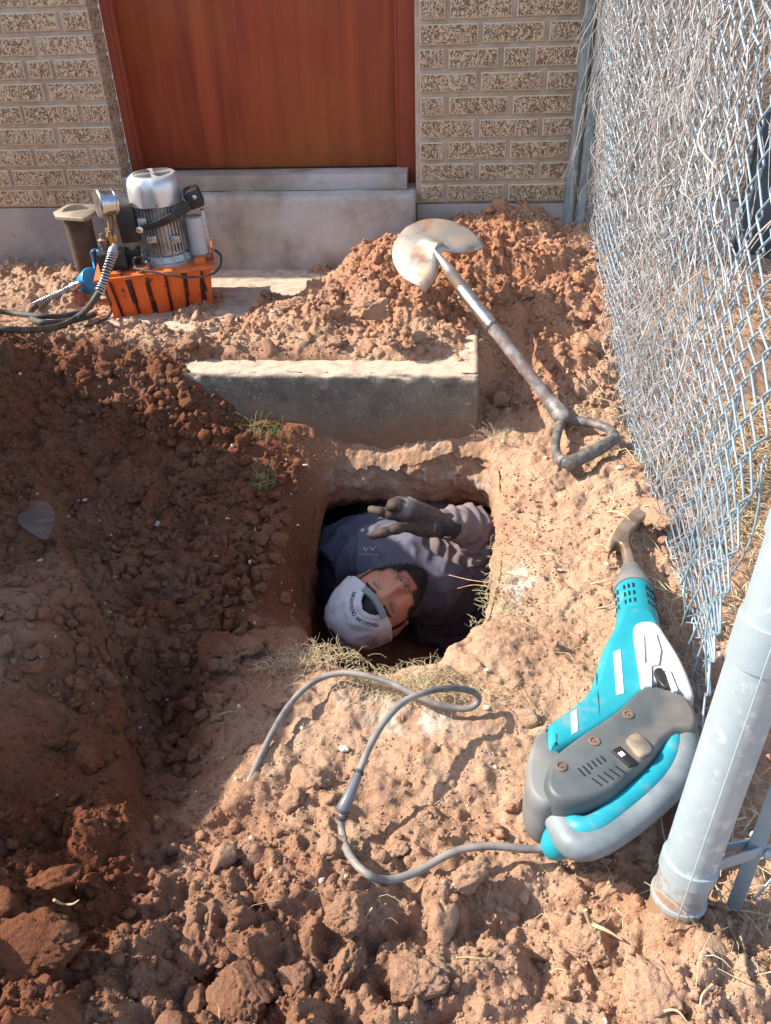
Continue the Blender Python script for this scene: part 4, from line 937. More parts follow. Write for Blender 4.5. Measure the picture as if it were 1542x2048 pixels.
# vents on the barrel
u0 = hd.cross(Vector((0, 0, 1))).normalized(); m_ = MB()
for ring_, hh in ((0, .56), (1, .46), (2, .36)):
    for k in range(-6, 7):
        if k in (-1, 0, 4): continue
        a = math.radians(90 + k * 13); d_ = u0 * math.cos(a) + Vector((0, 0, 1)).cross(Vector((0, 0, 1))) ; d_ = u0 * math.cos(a) + hd.cross(u0) * -math.sin(a) if (hd.cross(u0)).z < 0 else u0 * math.cos(a) + hd.cross(u0) * math.sin(a)
        c = axB + hd * (L_ * hh) + d_ * .0372; q_ = Matrix((hd, d_.cross(hd), d_)).transposed(); m_.box(c, (.012, .0032, .004), rot=q_)
hw_(m_.build('vent_slot', BLACKP, smooth=False))
# motor housing
m_ = MB(); pillow(m_, outl([(1238, 1228), (1226, 1262), (1206, 1300), (1192, 1340), (1178, 1385), (1140, 1425), (1104, 1450), (1088, 1470), (1092, 1520), (1140, 1510), (1240, 1450), (1300, 1390), (1330, 1330), (1325, 1275), (1305, 1235), (1270, 1222)], .10), .012, .122, .030, seg=6, rb=.02)
hw_(m_.build('housing', TEAL, angle=60))
m_ = MB(); pillow(m_, outl([(1268, 1256), (1310, 1254), (1338, 1290), (1362, 1330), (1380, 1372), (1386, 1402), (1350, 1392), (1318, 1378), (1284, 1384), (1276, 1350), (1268, 1300)], .118), .02, .132, .016, seg=4)
hw_(m_.build('top_cover', LGREY, angle=60))
hz_ = .1355
m_ = MB()
for ol in ([(1276, 1268), (1288, 1268), (1290, 1325), (1303, 1328), (1304, 1372), (1288, 1372), (1279, 1330)], [(1292, 1268), (1312, 1266), (1322, 1300), (1318, 1328), (1306, 1330), (1299, 1300)], [(1330, 1345), (1340, 1340), (1356, 1380), (1346, 1382)]):
    pillow(m_, outl(ol, hz_, 0), .128, hz_, .001, seg=1)
hw_(m_.build('side_rib', WHITEM, smooth=False))
m_ = MB(); pillow(m_, outl([(1310, 1336), (1324, 1334), (1332, 1350), (1334, 1372), (1322, 1366), (1312, 1350)], .14), .125, .1385, .004, seg=3); hw_(m_.build('selector_knob', BLACKP))
m_ = MB(); pillow(m_, outl([(1227, 1304), (1241, 1298), (1248, 1386), (1233, 1390)], .123, 0), .1195, .1232, .0008, seg=1); hw_(m_.build('name_plate', WHITEM, smooth=False))
m_ = MB(); pillow(m_, outl([(1142, 1424), (1154, 1418), (1156, 1462), (1144, 1468)], .123, 0), .1195, .1232, .0008, seg=1); hw_(m_.build('name_plate', WHITEM, smooth=False))
for a, b_ in (((1192, 1345), (1200, 1432)), ((1112, 1450), (1114, 1490))):
    hw_(MB().tube([P3(a[0], a[1], .116), P3((a[0] + b_[0]) / 2, (a[1] + b_[1]) / 2, .1222), P3(b_[0], b_[1], .1215)], .0008, 5).build('seam', BLACKP))
# rubber end cap and rear panel
m_ = MB(); pillow(m_, outl([(1094, 1462), (1070, 1480), (1055, 1520), (1051, 1570), (1062, 1602), (1090, 1622), (1130, 1612), (1150, 1585), (1140, 1540), (1110, 1500)], .10), .01, .116, .018, seg=5, rb=.02); hw_(m_.build('end_cap', GREYP, angle=60))
PANELM = nmat('dusty_dark_plastic', (.07, .085, .09), .5, col2=(.14, .15, .15), nscale=9, lo=.4, hi=.7, col3=(.30, .23, .17), n3=4, lo3=.55, hi3=.8)
m_ = MB(); pillow(m_, outl([(1290, 1378), (1330, 1384), (1372, 1402), (1394, 1440), (1390, 1468), (1356, 1474), (1330, 1490), (1306, 1520), (1264, 1560), (1214, 1598), (1150, 1616), (1110, 1610), (1088, 1582), (1092, 1545), (1108, 1516), (1162, 1474), (1222, 1434), (1262, 1398)], .118), .015, .132, .022, seg=6, rb=.02)
hw_(m_.build('rear_panel', PANELM, angle=60))
def slot(m, a, b_, z=.1335, w=.0022):
    A_, B_ = P3(a[0], a[1], z), P3(b_[0], b_[1], z); q_ = (B_ - A_).to_track_quat('X', 'Z').to_matrix(); m.box((A_ + B_) / 2, ((B_ - A_).length, w, .004), rot=q_)
m_ = MB()
for i in range(5): slot(m_, (1184 + i * 11.5, 1558 - i * 6.2), (1204 + i * 11.5, 1573 - i * 6.4), .1308)
for i in range(6): slot(m_, (1156 + i * 9, 1538 - i * 5), (1170 + i * 9 - (4 if i > 1 else 0), 1553 - i * 5 - (4 if i > 1 else 0)), .1312)
hw_(m_.build('vent_slot', BLACKP, smooth=False))
for (x_, y_) in ((1256, 1430), (1188, 1483), (1122, 1534)):
    m_ = MB().lathe(P3(x_, y_, .1315), (0, 0, 1), [(0, .0088), (.0022, .0088), (.0028, .0055), (.001, .0050), (.001, .002), (.0024, .0018), (.0024, 0)], 20); hw_(m_.build('screw', DSTEEL))
m_ = MB(); pillow(m_, outl([(1222, 1500), (1240, 1490), (1278, 1525), (1258, 1532)], .136, 0), .128, .1352, .002, seg=2); hw_(m_.build('switch', BLACKP))
m_ = MB(); pillow(m_, outl([(1236, 1504), (1244, 1500), (1252, 1508), (1244, 1512)], .138, 0), .134, .1366, .0008, seg=1); hw_(m_.build('switch_mark', WHITEM, smooth=False))
m_ = MB(); pillow(m_, outl([(1252, 1476), (1274, 1464), (1300, 1484), (1306, 1502), (1282, 1512), (1262, 1494)], .138), .128, .138, .006, seg=3); hw_(m_.build('dial', nmat('dusty_dial', (.14, .12, .10), .7, col2=(.4, .3, .2), nscale=14)))
# handle: grey loop with a teal inner face and ribbed bellows
hp = cr([P3(1350, 1425, .09), P3(1368, 1478, .1), P3(1362, 1534, .1), P3(1327, 1585, .095), P3(1258, 1645, .09), P3(1198, 1682, .085), P3(1150, 1688, .08), P3(1126, 1652, .075), P3(1106, 1600, .07)], 7)
kk = len(hp); inn = Vector((-.62, .78, 0))
m_ = MB(); m_.tube(hp, [.0215 + .0015 * math.sin(i / kk * 9) for i in range(kk)], 26); hw_(m_.build('handle', nmat('worn_grey_grip', (.12, .15, .165), .5, col2=(.22, .25, .26), nscale=10, col3=(.33, .28, .23), n3=7, lo3=.56, hi3=.82, bump=.12, bscale=160, bdist=.001), angle=180))
hp2 = cr([P3(1336, 1424, .094), P3(1345, 1470, .107), P3(1337, 1516, .107), P3(1303, 1561, .103), P3(1237, 1617, .098), P3(1188, 1652, .094), P3(1154, 1654, .09), P3(1138, 1632, .08), P3(1128, 1590, .08)], 7)
m_ = MB(); m_.tube(hp2, .0165, 20); hw_(m_.build('handle_inner', TEAL, angle=180))
m_ = MB()
for i in range(5):
    c = P3(1347, 1408 + i * 9.5, .088); m_.lathe(c, (P3(1350, 1480, .09) - P3(1346, 1420, .088)), [(-.0052, .026), (-.002, .0315), (.002, .0315), (.0052, .026)], 28)
hw_(m_.build('bellows', GREYP, angle=180)); m_ = MB()
for i in range(4):
    c = P3(1106 + i * 5.5, 1590 + i * 11, .074); m_.lathe(c, (P3(1126, 1640, .075) - P3(1106, 1590, .07)), [(-.0052, .024), (-.002, .029), (.002, .029), (.0052, .024)], 28)
hw_(m_.build('bellows', GREYP, angle=180))
m_ = MB(); m_.lathe(P3(1135, 1655, .07), P3(1106, 1697, .035) - P3(1135, 1655, .07), [(0, .024), (.03, .023), (.045, .019), (.052, .012), (.053, .0)], 26); hw_(m_.build('cord_grip', TEAL))
m_ = MB(); m_.lathe(P3(1359, 1530, .098), (.2, -.5, 1), [(0, .0085), (.008, .008), (.0085, .006), (.003, .0055), (.003, 0)], 20); hw_(m_.build('screw', BLACKP))

# cable
CABM = nmat('dusty_grey_cable', (.22, .20, .185), .55, col2=(.32, .27, .22), nscale=30, lo=.4, hi=.7, col3=(.10, .09, .085), n3=12)
cabl = empty('power_cable', tuple(lp[21])); tag(cabl, 'dusty grey power cable with a splice sleeve looping over the ground', 'cable')
fullp = cr(lp, 8)
o = MB().tube(fullp, .0058, 12).build('cable', CABM, angle=180); keep_world(o, cabl)
a_, b2 = 18 * 8 + 1, 20 * 8 - 1
sl_ = fullp[a_:b2 + 1]; o = MB().tube(sl_, [.0075 + .0035 * (i / (len(sl_) - 1)) for i in range(len(sl_))], 18).build('splice_sleeve', nmat('grey_sleeve', (.10, .11, .13), .3, col2=(.17, .17, .18), nscale=20), angle=60); keep_world(o, cabl)
for idx, r_ in ((b2, .0118), (b2 + 3, .0095), (a_ - 1, .0082)):
    p = Vector(fullp[idx]); d_ = Vector(fullp[idx + 1]) - Vector(fullp[idx - 1]); o = MB().lathe(p, d_, [(-.003, r_ * .8), (-.0015, r_), (.0015, r_), (.003, r_ * .8)], 18).build('tape_ring', RUBBER); keep_world(o, cabl)

# ---------------------------------------------------------------- hydraulic pump (local frame, tilted on the rubble)
pump = empty('hydraulic_pump', (-.972, 2.475, .175), (R(2), R(-1.5), R(17))); pump.scale = (1, 1, .9); tag(pump, 'orange electric hydraulic pump with silver motor standing on the landing', 'hydraulic pump')
def lb(m, name, mat, **k): return m.build(name, mat, pump, **k)
# corrugated tank, wider at the top
tv, tf = [], []; per = []
NXT = 72
for side_ in range(4):
    for i in range(NXT if side_ % 2 == 0 else 40):
        n_ = NXT if side_ % 2 == 0 else 40; t = i / n_; w_ = .5 - .5 * math.cos(2 * math.pi * t * (6 if side_ % 2 == 0 else 4)); dent = .011 * (w_ ** 6)
        if side_ == 0: p = (-1 + 2 * t, -1, 0, dent)
        elif side_ == 1: p = (1, -1 + 2 * t, -dent, 0)
        elif side_ == 2: p = (1 - 2 * t, 1, 0, -dent)
        else: p = (-1, 1 - 2 * t, dent, 0)
        per.append(p)
NP = len(per)
for k, (z, sx, sy) in enumerate(((0, .148, .098), (.02, .152, .10), (.08, .158, .106), (.15, .166, .112), (.172, .168, .114))):
    for (x, y, dx, dy) in per: f_ = 1 if k < 4 else .0; tv.append((x * sx + dx * f_, y * sy + dy * f_, z))
for k in range(4):
    for i in range(NP): tf.append((k * NP + i, k * NP + (i + 1) % NP, (k + 1) * NP + (i + 1) % NP, (k + 1) * NP + i))
tf.append(tuple(range(NP - 1, -1, -1))); m_ = MB(); m_.add(tv, tf); tank = lb(m_, 'tank', ORANGE, angle=50)
tank.data.materials.append(nmat('oily_grime', (.06, .022, .014), .5, col2=(.30, .06, .02), nscale=40, lo=.5, hi=.7))
for p in tank.data.polygons:
    if len(p.vertices) != 4: continue
    d_ = [math.hypot(per[v % NP][2], per[v % NP][3]) for v in p.vertices]; ph_ = .5 + .5 * math.sin(p.center.x * 37 + p.center.z * 21 + p.center.y * 17)
    if max(d_) > .0062 + .0035 * ph_: p.material_index = 1
m_ = MB(); m_.box((0, 0, .178), (.365, .25, .012), bev=.003); m_.box((.14, -.085, .194), (.034, .03, .022), bev=.003); m_.box((-.125, -.10, .189), (.05, .03, .012), bev=.003); m_.box((-.03, -.085, .190), (.03, .03, .012), bev=.003); m_.box((.165, .0, .192), (.02, .12, .016), bev=.003)
lb(m_, 'tank_lid', nmat('oily_orange_paint', (.74, .17, .03), .45, col2=(.60, .12, .03), nscale=10, col3=(.18, .10, .07), n3=18, lo3=.55, hi3=.7))
MC = Vector((.045, 0, 0))
m_ = MB().lathe(MC + Vector((0, 0, .184)), (0, 0, 1), [(0, .092), (.01, .092), (.012, .085), (.03, .078), (.032, .066), (.19, .066), (.192, .0)], 40); lb(m_, 'motor_body', ALU, angle=30)
m_ = MB()
for k in range(44):
    a = 2 * math.pi * k / 44; d_ = Vector((math.cos(a), math.sin(a), 0)); q_ = Matrix((d_, Vector((-d_.y, d_.x, 0)), Vector((0, 0, 1)))).transposed(); m_.box(MC + d_ * .071 + Vector((0, 0, .30)), (.014, .0026, .152), rot=q_)
for k in range(14):
    a = 2 * math.pi * k / 14; d_ = Vector((math.cos(a), math.sin(a), 0)); q_ = Matrix((d_, Vector((-d_.y, d_.x, 0)), Vector((0, 0, 1)))).transposed(); m_.box(MC + d_ * .080 + Vector((0, 0, .208)), (.016, .004, .028), rot=q_)
lb(m_, 'cooling_fin', ALU, smooth=False)
for x_, z_ in ((-.035, .28), (.035, .272), (.03, .345), (-.052, .34)):
    m_ = MB(); m_.box((.045 + x_, -.073, z_), (.026, .02, .022), bev=.002); m_.lathe((.045 + x_, -.083, z_), (0, -1, 0), [(0, .007), (.004, .007), (.0045, .003), (.001, .003), (.001, 0)], 12); lb(m_, 'mounting_lug', ALU)
# fan cover: slightly lobed cup with ring slots
fv, ff_ = [], []; prof_ = [(.378, .078), (.38, .083), (.42, .0825), (.445, .080), (.460, .075), (.468, .066), (.470, .055), (.470, .0)]; nn_ = 96
for k, (z, r_) in enumerate(prof_):
    for i in range(nn_):
        a = 2 * math.pi * i / nn_; lob = 1 - .045 * (max(0, math.cos(4 * a + .9)) ** 3) * (1 if k in (1, 2, 3, 4) else .3 if k == 0 else 0)
        fv.append((MC.x + math.cos(a) * r_ * lob, math.sin(a) * r_ * lob, z))
for k in range(len(prof_) - 1):
    for i in range(nn_): ff_.append((k * nn_ + i, k * nn_ + (i + 1) % nn_, (k + 1) * nn_ + (i + 1) % nn_, (k + 1) * nn_ + i))
m_ = MB(); m_.add(fv, ff_); fan = lb(m_, 'fan_cover', SILVER, angle=35)
m_ = MB()
for r_ in (.013, .021, .029, .037, .045, .053):
    for q4 in range(4):
        a0 = q4 * math.pi / 2 + .16 + r_ * 3; a1 = a0 + math.pi / 2 - .32
        pts = [(MC.x + math.cos(a) * r_, math.sin(a) * r_) for a in np.linspace(a0, a1, 10)]; n_ = len(m_.v)
        for a in np.linspace(a0, a1, 10):
            for rr_ in (r_ - .002, r_ + .002): m_.v.append((MC.x + math.cos(a) * rr_, math.sin(a) * rr_, .4707))
        for i in range(9): m_.f.append((n_ + 2 * i, n_ + 2 * i + 1, n_ + 2 * i + 3, n_ + 2 * i + 2))
o = m_.build('vent_slot', BLACKP, fan, smooth=False)
m_ = MB(); m_.lathe((MC.x, -.0835, .388), (0, -1, 0), [(0, .004), (.002, .004), (.003, 0)], 10); lb(m_, 'cover_screw', DSTEEL); m_ = MB(); m_.lathe((MC.x - .075, -.036, .388), (-.9, -.4, 0), [(0, .004), (.004, .004), (.005, 0)], 10); lb(m_, 'cover_screw', DSTEEL)
m_ = MB().lathe((.142, -.035, .20), (0, 0, 1), [(0, .024), (.002, .026), (.125, .026), (.128, .023), (.13, 0)], 28); lb(m_, 'capacitor', LGREY)
m_ = MB(); m_.box((.172, -.03, .27), (.012, .02, .15), bev=.002); lb(m_, 'capacitor_bracket', ALU)
m_ = MB(); m_.box((-.055, -.012, .32), (.055, .075, .105), bev=.004); lb(m_, 'terminal_box', BLACKP)
# carrying handle strap across the motor
hpts = cr([(-.022, -.088, .322), (.02, -.098, .330), (.075, -.098, .348), (.125, -.085, .372), (.16, -.05, .392)], 6); m_ = MB()
for i in range(len(hpts) - 1):
    a, b_ = Vector(hpts[i]), Vector(hpts[i + 1]); q_ = (b_ - a).to_track_quat('X', 'Z').to_matrix(); h_ = .016 + .022 * (i / len(hpts)); m_.box((a + b_) / 2, ((b_ - a).length * 1.15, .010, h_), rot=q_, bev=.002)
m_.box((.155, -.045, .392), (.05, .07, .062), rot=Matrix.Rotation(R(-15), 3, 'Y'), bev=.012); lb(m_, 'carry_handle', BLACKP)
m_ = MB().lathe((-.018, -.092, .322), (0, -1, 0), [(0, .0105), (.006, .0105), (.008, .006), (.008, 0)], 16); lb(m_, 'handle_bolt', STEEL)
m_ = MB().lathe((.158, -.082, .402), (0, -1, 0), [(0, .007), (.004, .007), (.005, .0)], 12); lb(m_, 'handle_bolt', STEEL)
# valve block, gauge and fittings
m_ = MB(); m_.box((-.122, -.03, .215), (.085, .09, .065), bev=.004); m_.box((-.075, .02, .21), (.07, .08, .05), bev=.004); lb(m_, 'valve_block', BLACKP)
m_ = MB(); m_.lathe((-.115, -.02, .24), (0, 0, 1), [(0, .010), (.03, .010), (.032, .007), (.06, .007), (.062, .011), (.075, .011)], 12); m_.lathe((-.14, -.02, .24), (0, 0, 1), [(0, .012), (.02, .012), (.022, .016), (.04, .016), (.045, .008), (.06, .006)], 14); lb(m_, 'pipe_fitting', DSTEEL)
m_ = MB(); m_.box((-.098, -.055, .29), (.014, .014, .024), bev=.002); m_.box((-.085, -.03, .34), (.010, .02, .05), bev=.002); m_.lathe((-.11, -.055, .265), (0, 0, 1), [(0, .006), (.05, .006)], 10); lb(m_, 'brass_fitting', BRASS)
gx_ = Vector((-.93, -.34, .10)).normalized(); gc = Vector((-.075, -.03, .400))
gau = lb(MB().lathe(gc, gx_, [(0, .040), (.002, .044), (.008, .044), (.009, .040), (.038, .040), (.039, .045), (.050, .045), (.054, .042)], 40), 'pressure_gauge', STEEL, angle=30)
MB().lathe(gc, gx_, [(.0515, .040), (.0525, .0)], 32).build('gauge_face', WHITEM, gau, smooth=False)
m_ = MB(); m_.tube([(-.118, -.03, .29), (-.105, -.035, .32), (-.10, -.035, .36)], .009, 12); lb(m_, 'gauge_stem', DSTEEL)
m_ = MB(); m_.tube(cr([(-.06, -.10, .20), (-.02, -.13, .197), (.04, -.15, .183), (.10, -.155, .168), (.16, -.145, .162), (.195, -.11, .170), (.205, -.06, .19), (.19, -.02, .20)], 6), .0042, 8); m_.tube(cr([(-.055, -.095, .198), (-.06, -.07, .215), (-.04, -.07, .225), (-.01, -.08, .21)], 5), .004, 8); lb(m_, 'motor_lead', RUBBER)
m_ = MB().lathe((-.045, -.105, .187), (0, 0, 1), [(0, .009), (.006, .009), (.007, .005), (.016, .005), (.017, 0)], 12); m_.lathe((-.02, -.11, .187), (0, 0, 1), [(0, .006), (.006, .006), (.007, .0)], 12); lb(m_, 'lid_bolt', STEEL)
def hose(name, pts, r, label, coil_to, coupling=None):
    e_ = empty(name, tuple(pts[0])); tag(e_, label, 'hose'); fp = cr(pts, 10); k = len(fp)
    o = MB().tube(fp, r, 12).build('hose_tube', RUBBER, angle=180); keep_world(o, e_)
    # spring guard
    n0 = int(k * coil_to); sub = fp[:n0 + 1]; cp = []; T = 0; ln = sum(float(np.linalg.norm(sub[i + 1] - sub[i])) for i in range(len(sub) - 1)); turns = ln / .0085
    for j in range(int(turns * 9)):
        t = j / (turns * 9) * n0; i = min(int(t), n0 - 1); p = sub[i] + (sub[i + 1] - sub[i]) * (t - i); d_ = Vector(sub[i + 1] - sub[i]).normalized(); u_ = d_.cross(Vector((.1, .2, 1))).normalized(); v_ = d_.cross(u_); a = j / 9 * 2 * math.pi
        cp.append(Vector(p) + (u_ * math.cos(a) + v_ * math.sin(a)) * (r + .003))
    o = MB().tube(cp, .0022, 6).build('spring_guard', STEEL, angle=180); keep_world(o, e_)
    d_ = Vector(fp[0] - fp[1]).normalized(); o = MB().lathe(Vector(fp[0]) - d_ * .01, d_, [(0, r + .002), (.001, r + .006), (.018, r + .006), (.019, r + .002), (.035, r)], 16).build('hose_coupling', STEEL, angle=30); keep_world(o, e_)
    return e_
def GH(px, py, up=.014):
    z = .22
    for _ in range(6):
        p = G(px, py, z); aa = np.linspace(0, 6.28, 9); z = float(height(p.x + .015 * np.cos(aa), p.y + .015 * np.sin(aa)).max()) + up
    return G(px, py, z)
hose('hydraulic_hose', [GY(226, 505, 2.26), GY(216, 535, 2.22), GY(205, 570, 2.20), GY(185, 605, 2.17), GH(158, 632, .02), GH(120, 652), GH(60, 660), GH(0, 658), GH(-70, 655)], .0095, 'black hydraulic hose running down from the front of the pump valve block', .32)
hose('hydraulic_hose', [G(150, 572, .27), GH(125, 585, .03), GH(95, 600, .02), GH(68, 615), GH(60, 632), GH(85, 645), GH(140, 642), GH(190, 628)], .0095, 'hydraulic hose with silver spring guard leaving the blue coupling to the left', .42)
hose('hydraulic_hose', [GH(-80, 618, .02), GH(-20, 620, .02), GH(30, 627, .02), GH(80, 632, .022), GH(125, 632, .026), GH(165, 622, .03), GH(186, 606, .035)], .0085, 'plain black hose crossing the left edge behind the other hoses', .02)
m_ = MB(); m_.tube(cr([GY(206, 568, 2.24), GY(214, 590, 2.22), G(222, 615, .23), G(215, 635, .23), G(180, 650, .235), G(140, 658, .238)], 6), .0045, 8); tag(m_.build('electric_lead', RUBBER, angle=180), 'thin black lead curving down beside the left side of the orange tank', 'cable')
bc0, bc1 = G(205, 562, .29), G(166, 558, .265); bc = empty('blue_coupling', tuple(bc1)); tag(bc, 'round blue hydraulic coupling cap hanging at the left side of the pump', 'coupling')
d_ = (G(172, 578, .23) - G(196, 553, .29)); o = MB().lathe(G(186, 556, .285), d_, [(0, .034), (.004, .037), (.05, .037), (.06, .030), (.062, .018), (.085, .018)], 32).build('cap_body', BLUEP, angle=40); keep_world(o, bc)
o = MB().tube(cr([G(190, 540, .30), G(186, 520, .32), GY(183, 505, 2.35), GY(192, 500, 2.35), GY(200, 512, 2.35), G(196, 545, .29), G(200, 575, .26)], 6), .004, 8).build('strap', BLUEP, angle=180); keep_world(o, bc)

# steel bracket behind the pump
br = empty('pier_bracket', (-1.33, 2.70, .2)); tag(br, 'rusty steel pipe with a flat cap plate standing behind the pump', 'steel pipe')
RUST = nmat('rusty_steel', (.075, .055, .047), .75, .3, col2=(.13, .09, .065), nscale=14, bump=.2, bscale=80, bdist=.001)
pA, pB = GY(178, 535, 2.70), GY(152, 425, 2.63)
o = MB().lathe(pA, pB - pA, [(-.02, .044), ((pB - pA).length, .044)], 32).build('pipe', RUST, angle=40); keep_world(o, br)
pz = pB.z + .004; m_ = MB(); pillow(m_, [tuple(G(x, y, pz).xy) for x, y in ((106, 424), (138, 407), (178, 405), (197, 411), (196, 418), (174, 434), (166, 436), (112, 432))], pz - .012, pz, .002, seg=2); o = m_.build('cap_plate', nmat('scraped_plate', (.42, .36, .28), .6, .4, col2=(.32, .25, .18), nscale=18)); keep_world(o, br)

# ---------------------------------------------------------------- person lying on his back in the hole
man = empty('person', tuple(V(820, 1150, 2.3))); tag(man, 'bearded man in white cap and dark shirt lying in the hole, gloved hand raised', 'person')
def mp_(o): keep_world(o, man); return o
def tint_mat(name, rough=.6, bump=0., bscale=300, subs=0., spec=.4):
    m = bpy.data.materials.new(name); m.use_nodes = True; t = m.node_tree; b = t.nodes['Principled BSDF']; b.inputs['Roughness'].default_value = rough; b.inputs['Specular IOR Level'].default_value = spec
    a = t.nodes.new('ShaderNodeAttribute'); a.attribute_name = 'tint'; a.attribute_type = 'GEOMETRY'; t.links.new(a.outputs['Color'], b.inputs['Base Color'])
    if subs: b.inputs['Subsurface Weight'].default_value = subs; b.inputs['Subsurface Radius'].default_value = (.012, .004, .002); b.inputs['Subsurface Scale'].default_value = .6
    if bump:
        tc = t.nodes.new('ShaderNodeTexCoord'); n = t.nodes.new('ShaderNodeTexNoise'); n.inputs['Scale'].default_value = bscale; n.inputs['Detail'].default_value = 4; t.links.new(tc.outputs['Object'], n.inputs['Vector'])
        bp = t.nodes.new('ShaderNodeBump'); bp.inputs['Strength'].default_value = bump; bp.inputs['Distance'].default_value = .001; t.links.new(n.outputs['Fac'], bp.inputs['Height']); t.links.new(bp.outputs[0], b.inputs['Normal'])
    return m
def set_tint(o, col):
    me = o.data; at = me.color_attributes.new('tint', 'FLOAT_COLOR', 'POINT'); at.data.foreach_set('color', np.column_stack([col, np.ones(len(col))]).astype(np.float32).ravel())
def coords(o):
    me = o.data; co = np.empty(len(me.vertices) * 3, np.float32); me.vertices.foreach_get('co', co); return co.reshape(-1, 3).astype(float)
def remesh(mb, voxel, smooth=4):
    o = mesh_obj('tmp', mb.v, mb.f); md = o.modifiers.new('r', 'REMESH'); md.mode = 'VOXEL'; md.voxel_size = voxel
    if smooth: sm = o.modifiers.new('s', 'SMOOTH'); sm.factor = .5; sm.iterations = smooth
    dg = bpy.context.evaluated_depsgraph_get(); ev = o.evaluated_get(dg); me = bpy.data.meshes.new_from_object(ev)
    bpy.data.objects.remove(o); return me
def from_me(name, me, mat, parent=None):
    me.name = name; me.materials.clear(); me.materials.append(mat); o = bpy.data.objects.new(name, me); C.objects.link(o)
    me.polygons.foreach_set('use_smooth', np.ones(len(me.polygons), dtype=bool)); return o
def capsule(m, pts, rads, n=18):
    P = [Vector(p) for p in pts]; fp = cr([tuple(p) + (r,) for p, r in zip(P, rads)], 6); k = len(fp)
    T0 = Vector(fp[1][:3] - fp[0][:3]).normalized(); T1 = Vector(fp[-1][:3] - fp[-2][:3]).normalized()
    pre = [np.append(fp[0][:3] - np.array(T0) * fp[0][3] * math.sin(a), fp[0][3] * math.cos(a)) for a in np.linspace(1.5, .25, 5)]
    post_ = [np.append(fp[-1][:3] + np.array(T1) * fp[-1][3] * math.sin(a), fp[-1][3] * math.cos(a)) for a in np.linspace(.25, 1.5, 5)]
    al = pre + fp + post_; m.tube([a[:3] for a in al], [a[3] for a in al], n)
rt_, up_, tw_ = Vector(RT), Vector(UP), -Vector(FW)
hc = (rt_ * -.78 + up_ * -.47 + tw_ * .40).normalized(); hf = (rt_ * .24 + up_ * .33 + tw_ * .85); hf = (hf - hc * hf.dot(hc)).normalized(); hx = hf.cross(hc).normalized()
HC = V(762, 1203, 2.00)
MH = Matrix(((hx.x, hf.x, hc.x, HC.x), (hx.y, hf.y, hc.y, HC.y), (hx.z, hf.z, hc.z, HC.z), (0, 0, 0, 1)))   # local: x his right, y face, z crown
def g1_(a, c, s): return np.exp(-((a - c) / s) ** 2)
def head_front(x, z):
    """relief added to the face, metres, by position"""
    ax = np.abs(x); r = 0
    t = np.clip((.034 - z) / .062, 0, 1)
    r = r + g1_(x, 0, .0085 + .004 * t) * (.004 + .021 * t ** 1.3) * (z < .036) * (1 - sstep(-z, .028, .036))     # nose
    r = r + g1_(ax, .012, .007) * g1_(z, -.024, .008) * .010
    r = r - g1_(ax, .032, .014) * g1_(z, .020, .012) * .012                       # sockets
    r = r + g1_(ax, .032, .012) * g1_(z, .019, .0065) * .0065                     # lids
    r = r + g1_(ax, .030, .018) * g1_(z, .040, .008) * .0045                      # brow
    r = r + g1_(ax, .046, .016) * g1_(z, -.004, .016) * .006                      # cheekbone
    r = r + g1_(x, 0, .024) * g1_(z, -.052, .016) * .008                          # muzzle
    r = r + g1_(x, 0, .019) * (g1_(z, -.049, .0042) * .0035 + g1_(z, -.0605, .005) * .0045) - g1_(x, 0, .021) * g1_(z, -.0545, .0018) * .004
    r = r + g1_(x, 0, .020) * g1_(z, -.092, .014) * .010                          # chin
    r = r - g1_(x, 0, .018) * g1_(z, -.074, .007) * .004
    r = r - g1_(ax, .024, .006) * g1_(z, -.035, .012) * .003
    return r
def head_grid(nu=150, nv=120, off=0.):
    vv = []; 
    th = np.linspace(0, 2 * math.pi, nu, endpoint=False); ph = np.linspace(.02, math.pi - .02, nv); TH, PH = np.meshgrid(th, ph)
    dx, dy, dz = np.sin(PH) * np.sin(TH), np.sin(PH) * np.cos(TH), np.cos(PH)
    z = dz * .122; w_ = .076 * (1 - .34 * np.clip(-dz, 0, 1) ** 1.7); x = dx * w_
    yb = .098 * np.where(dy > 0, .95, 1.04) * (1 - .15 * np.clip(-dz, 0, 1) ** 2 * (dy < 0)); y = dy * yb + .012 * np.clip(-dz, 0, 1)
    y = np.where(dy > 0, np.sign(dy) * np.abs(dy) ** .86 * yb + .014 * np.clip(-dz, 0, 1), y)
    n = np.stack([dx, dy, dz], -1); P = np.stack([x, y, z], -1)
    P[..., 1] += np.where(dy > 0, head_front(x, z), 0) * np.clip(dy * 2.2, 0, 1)
    P = P + n * off
    return P
def grid_faces(nv, nu):
    vi = np.arange(nu * nv).reshape(nv, nu); return np.stack([vi[:-1], vi[1:], np.roll(vi[1:], -1, 1), np.roll(vi[:-1], -1, 1)], -1).reshape(-1, 4)
P_ = head_grid(); nv_, nu_ = P_.shape[:2]
def toW(p): return (np.asarray(p) @ np.array(MH.to_3x3()).T) + np.array(HC)
body = MB(); hv = toW(P_.reshape(-1, 3)); hfaces = [tuple(a) for a in grid_faces(nv_, nu_)] + [tuple(range(nu_ - 1, -1, -1)), tuple((nv_ - 1) * nu_ + k for k in range(nu_))]
body.add(hv, hfaces)
def lw(x, y, z): return Vector(toW([[x, y, z]])[0])
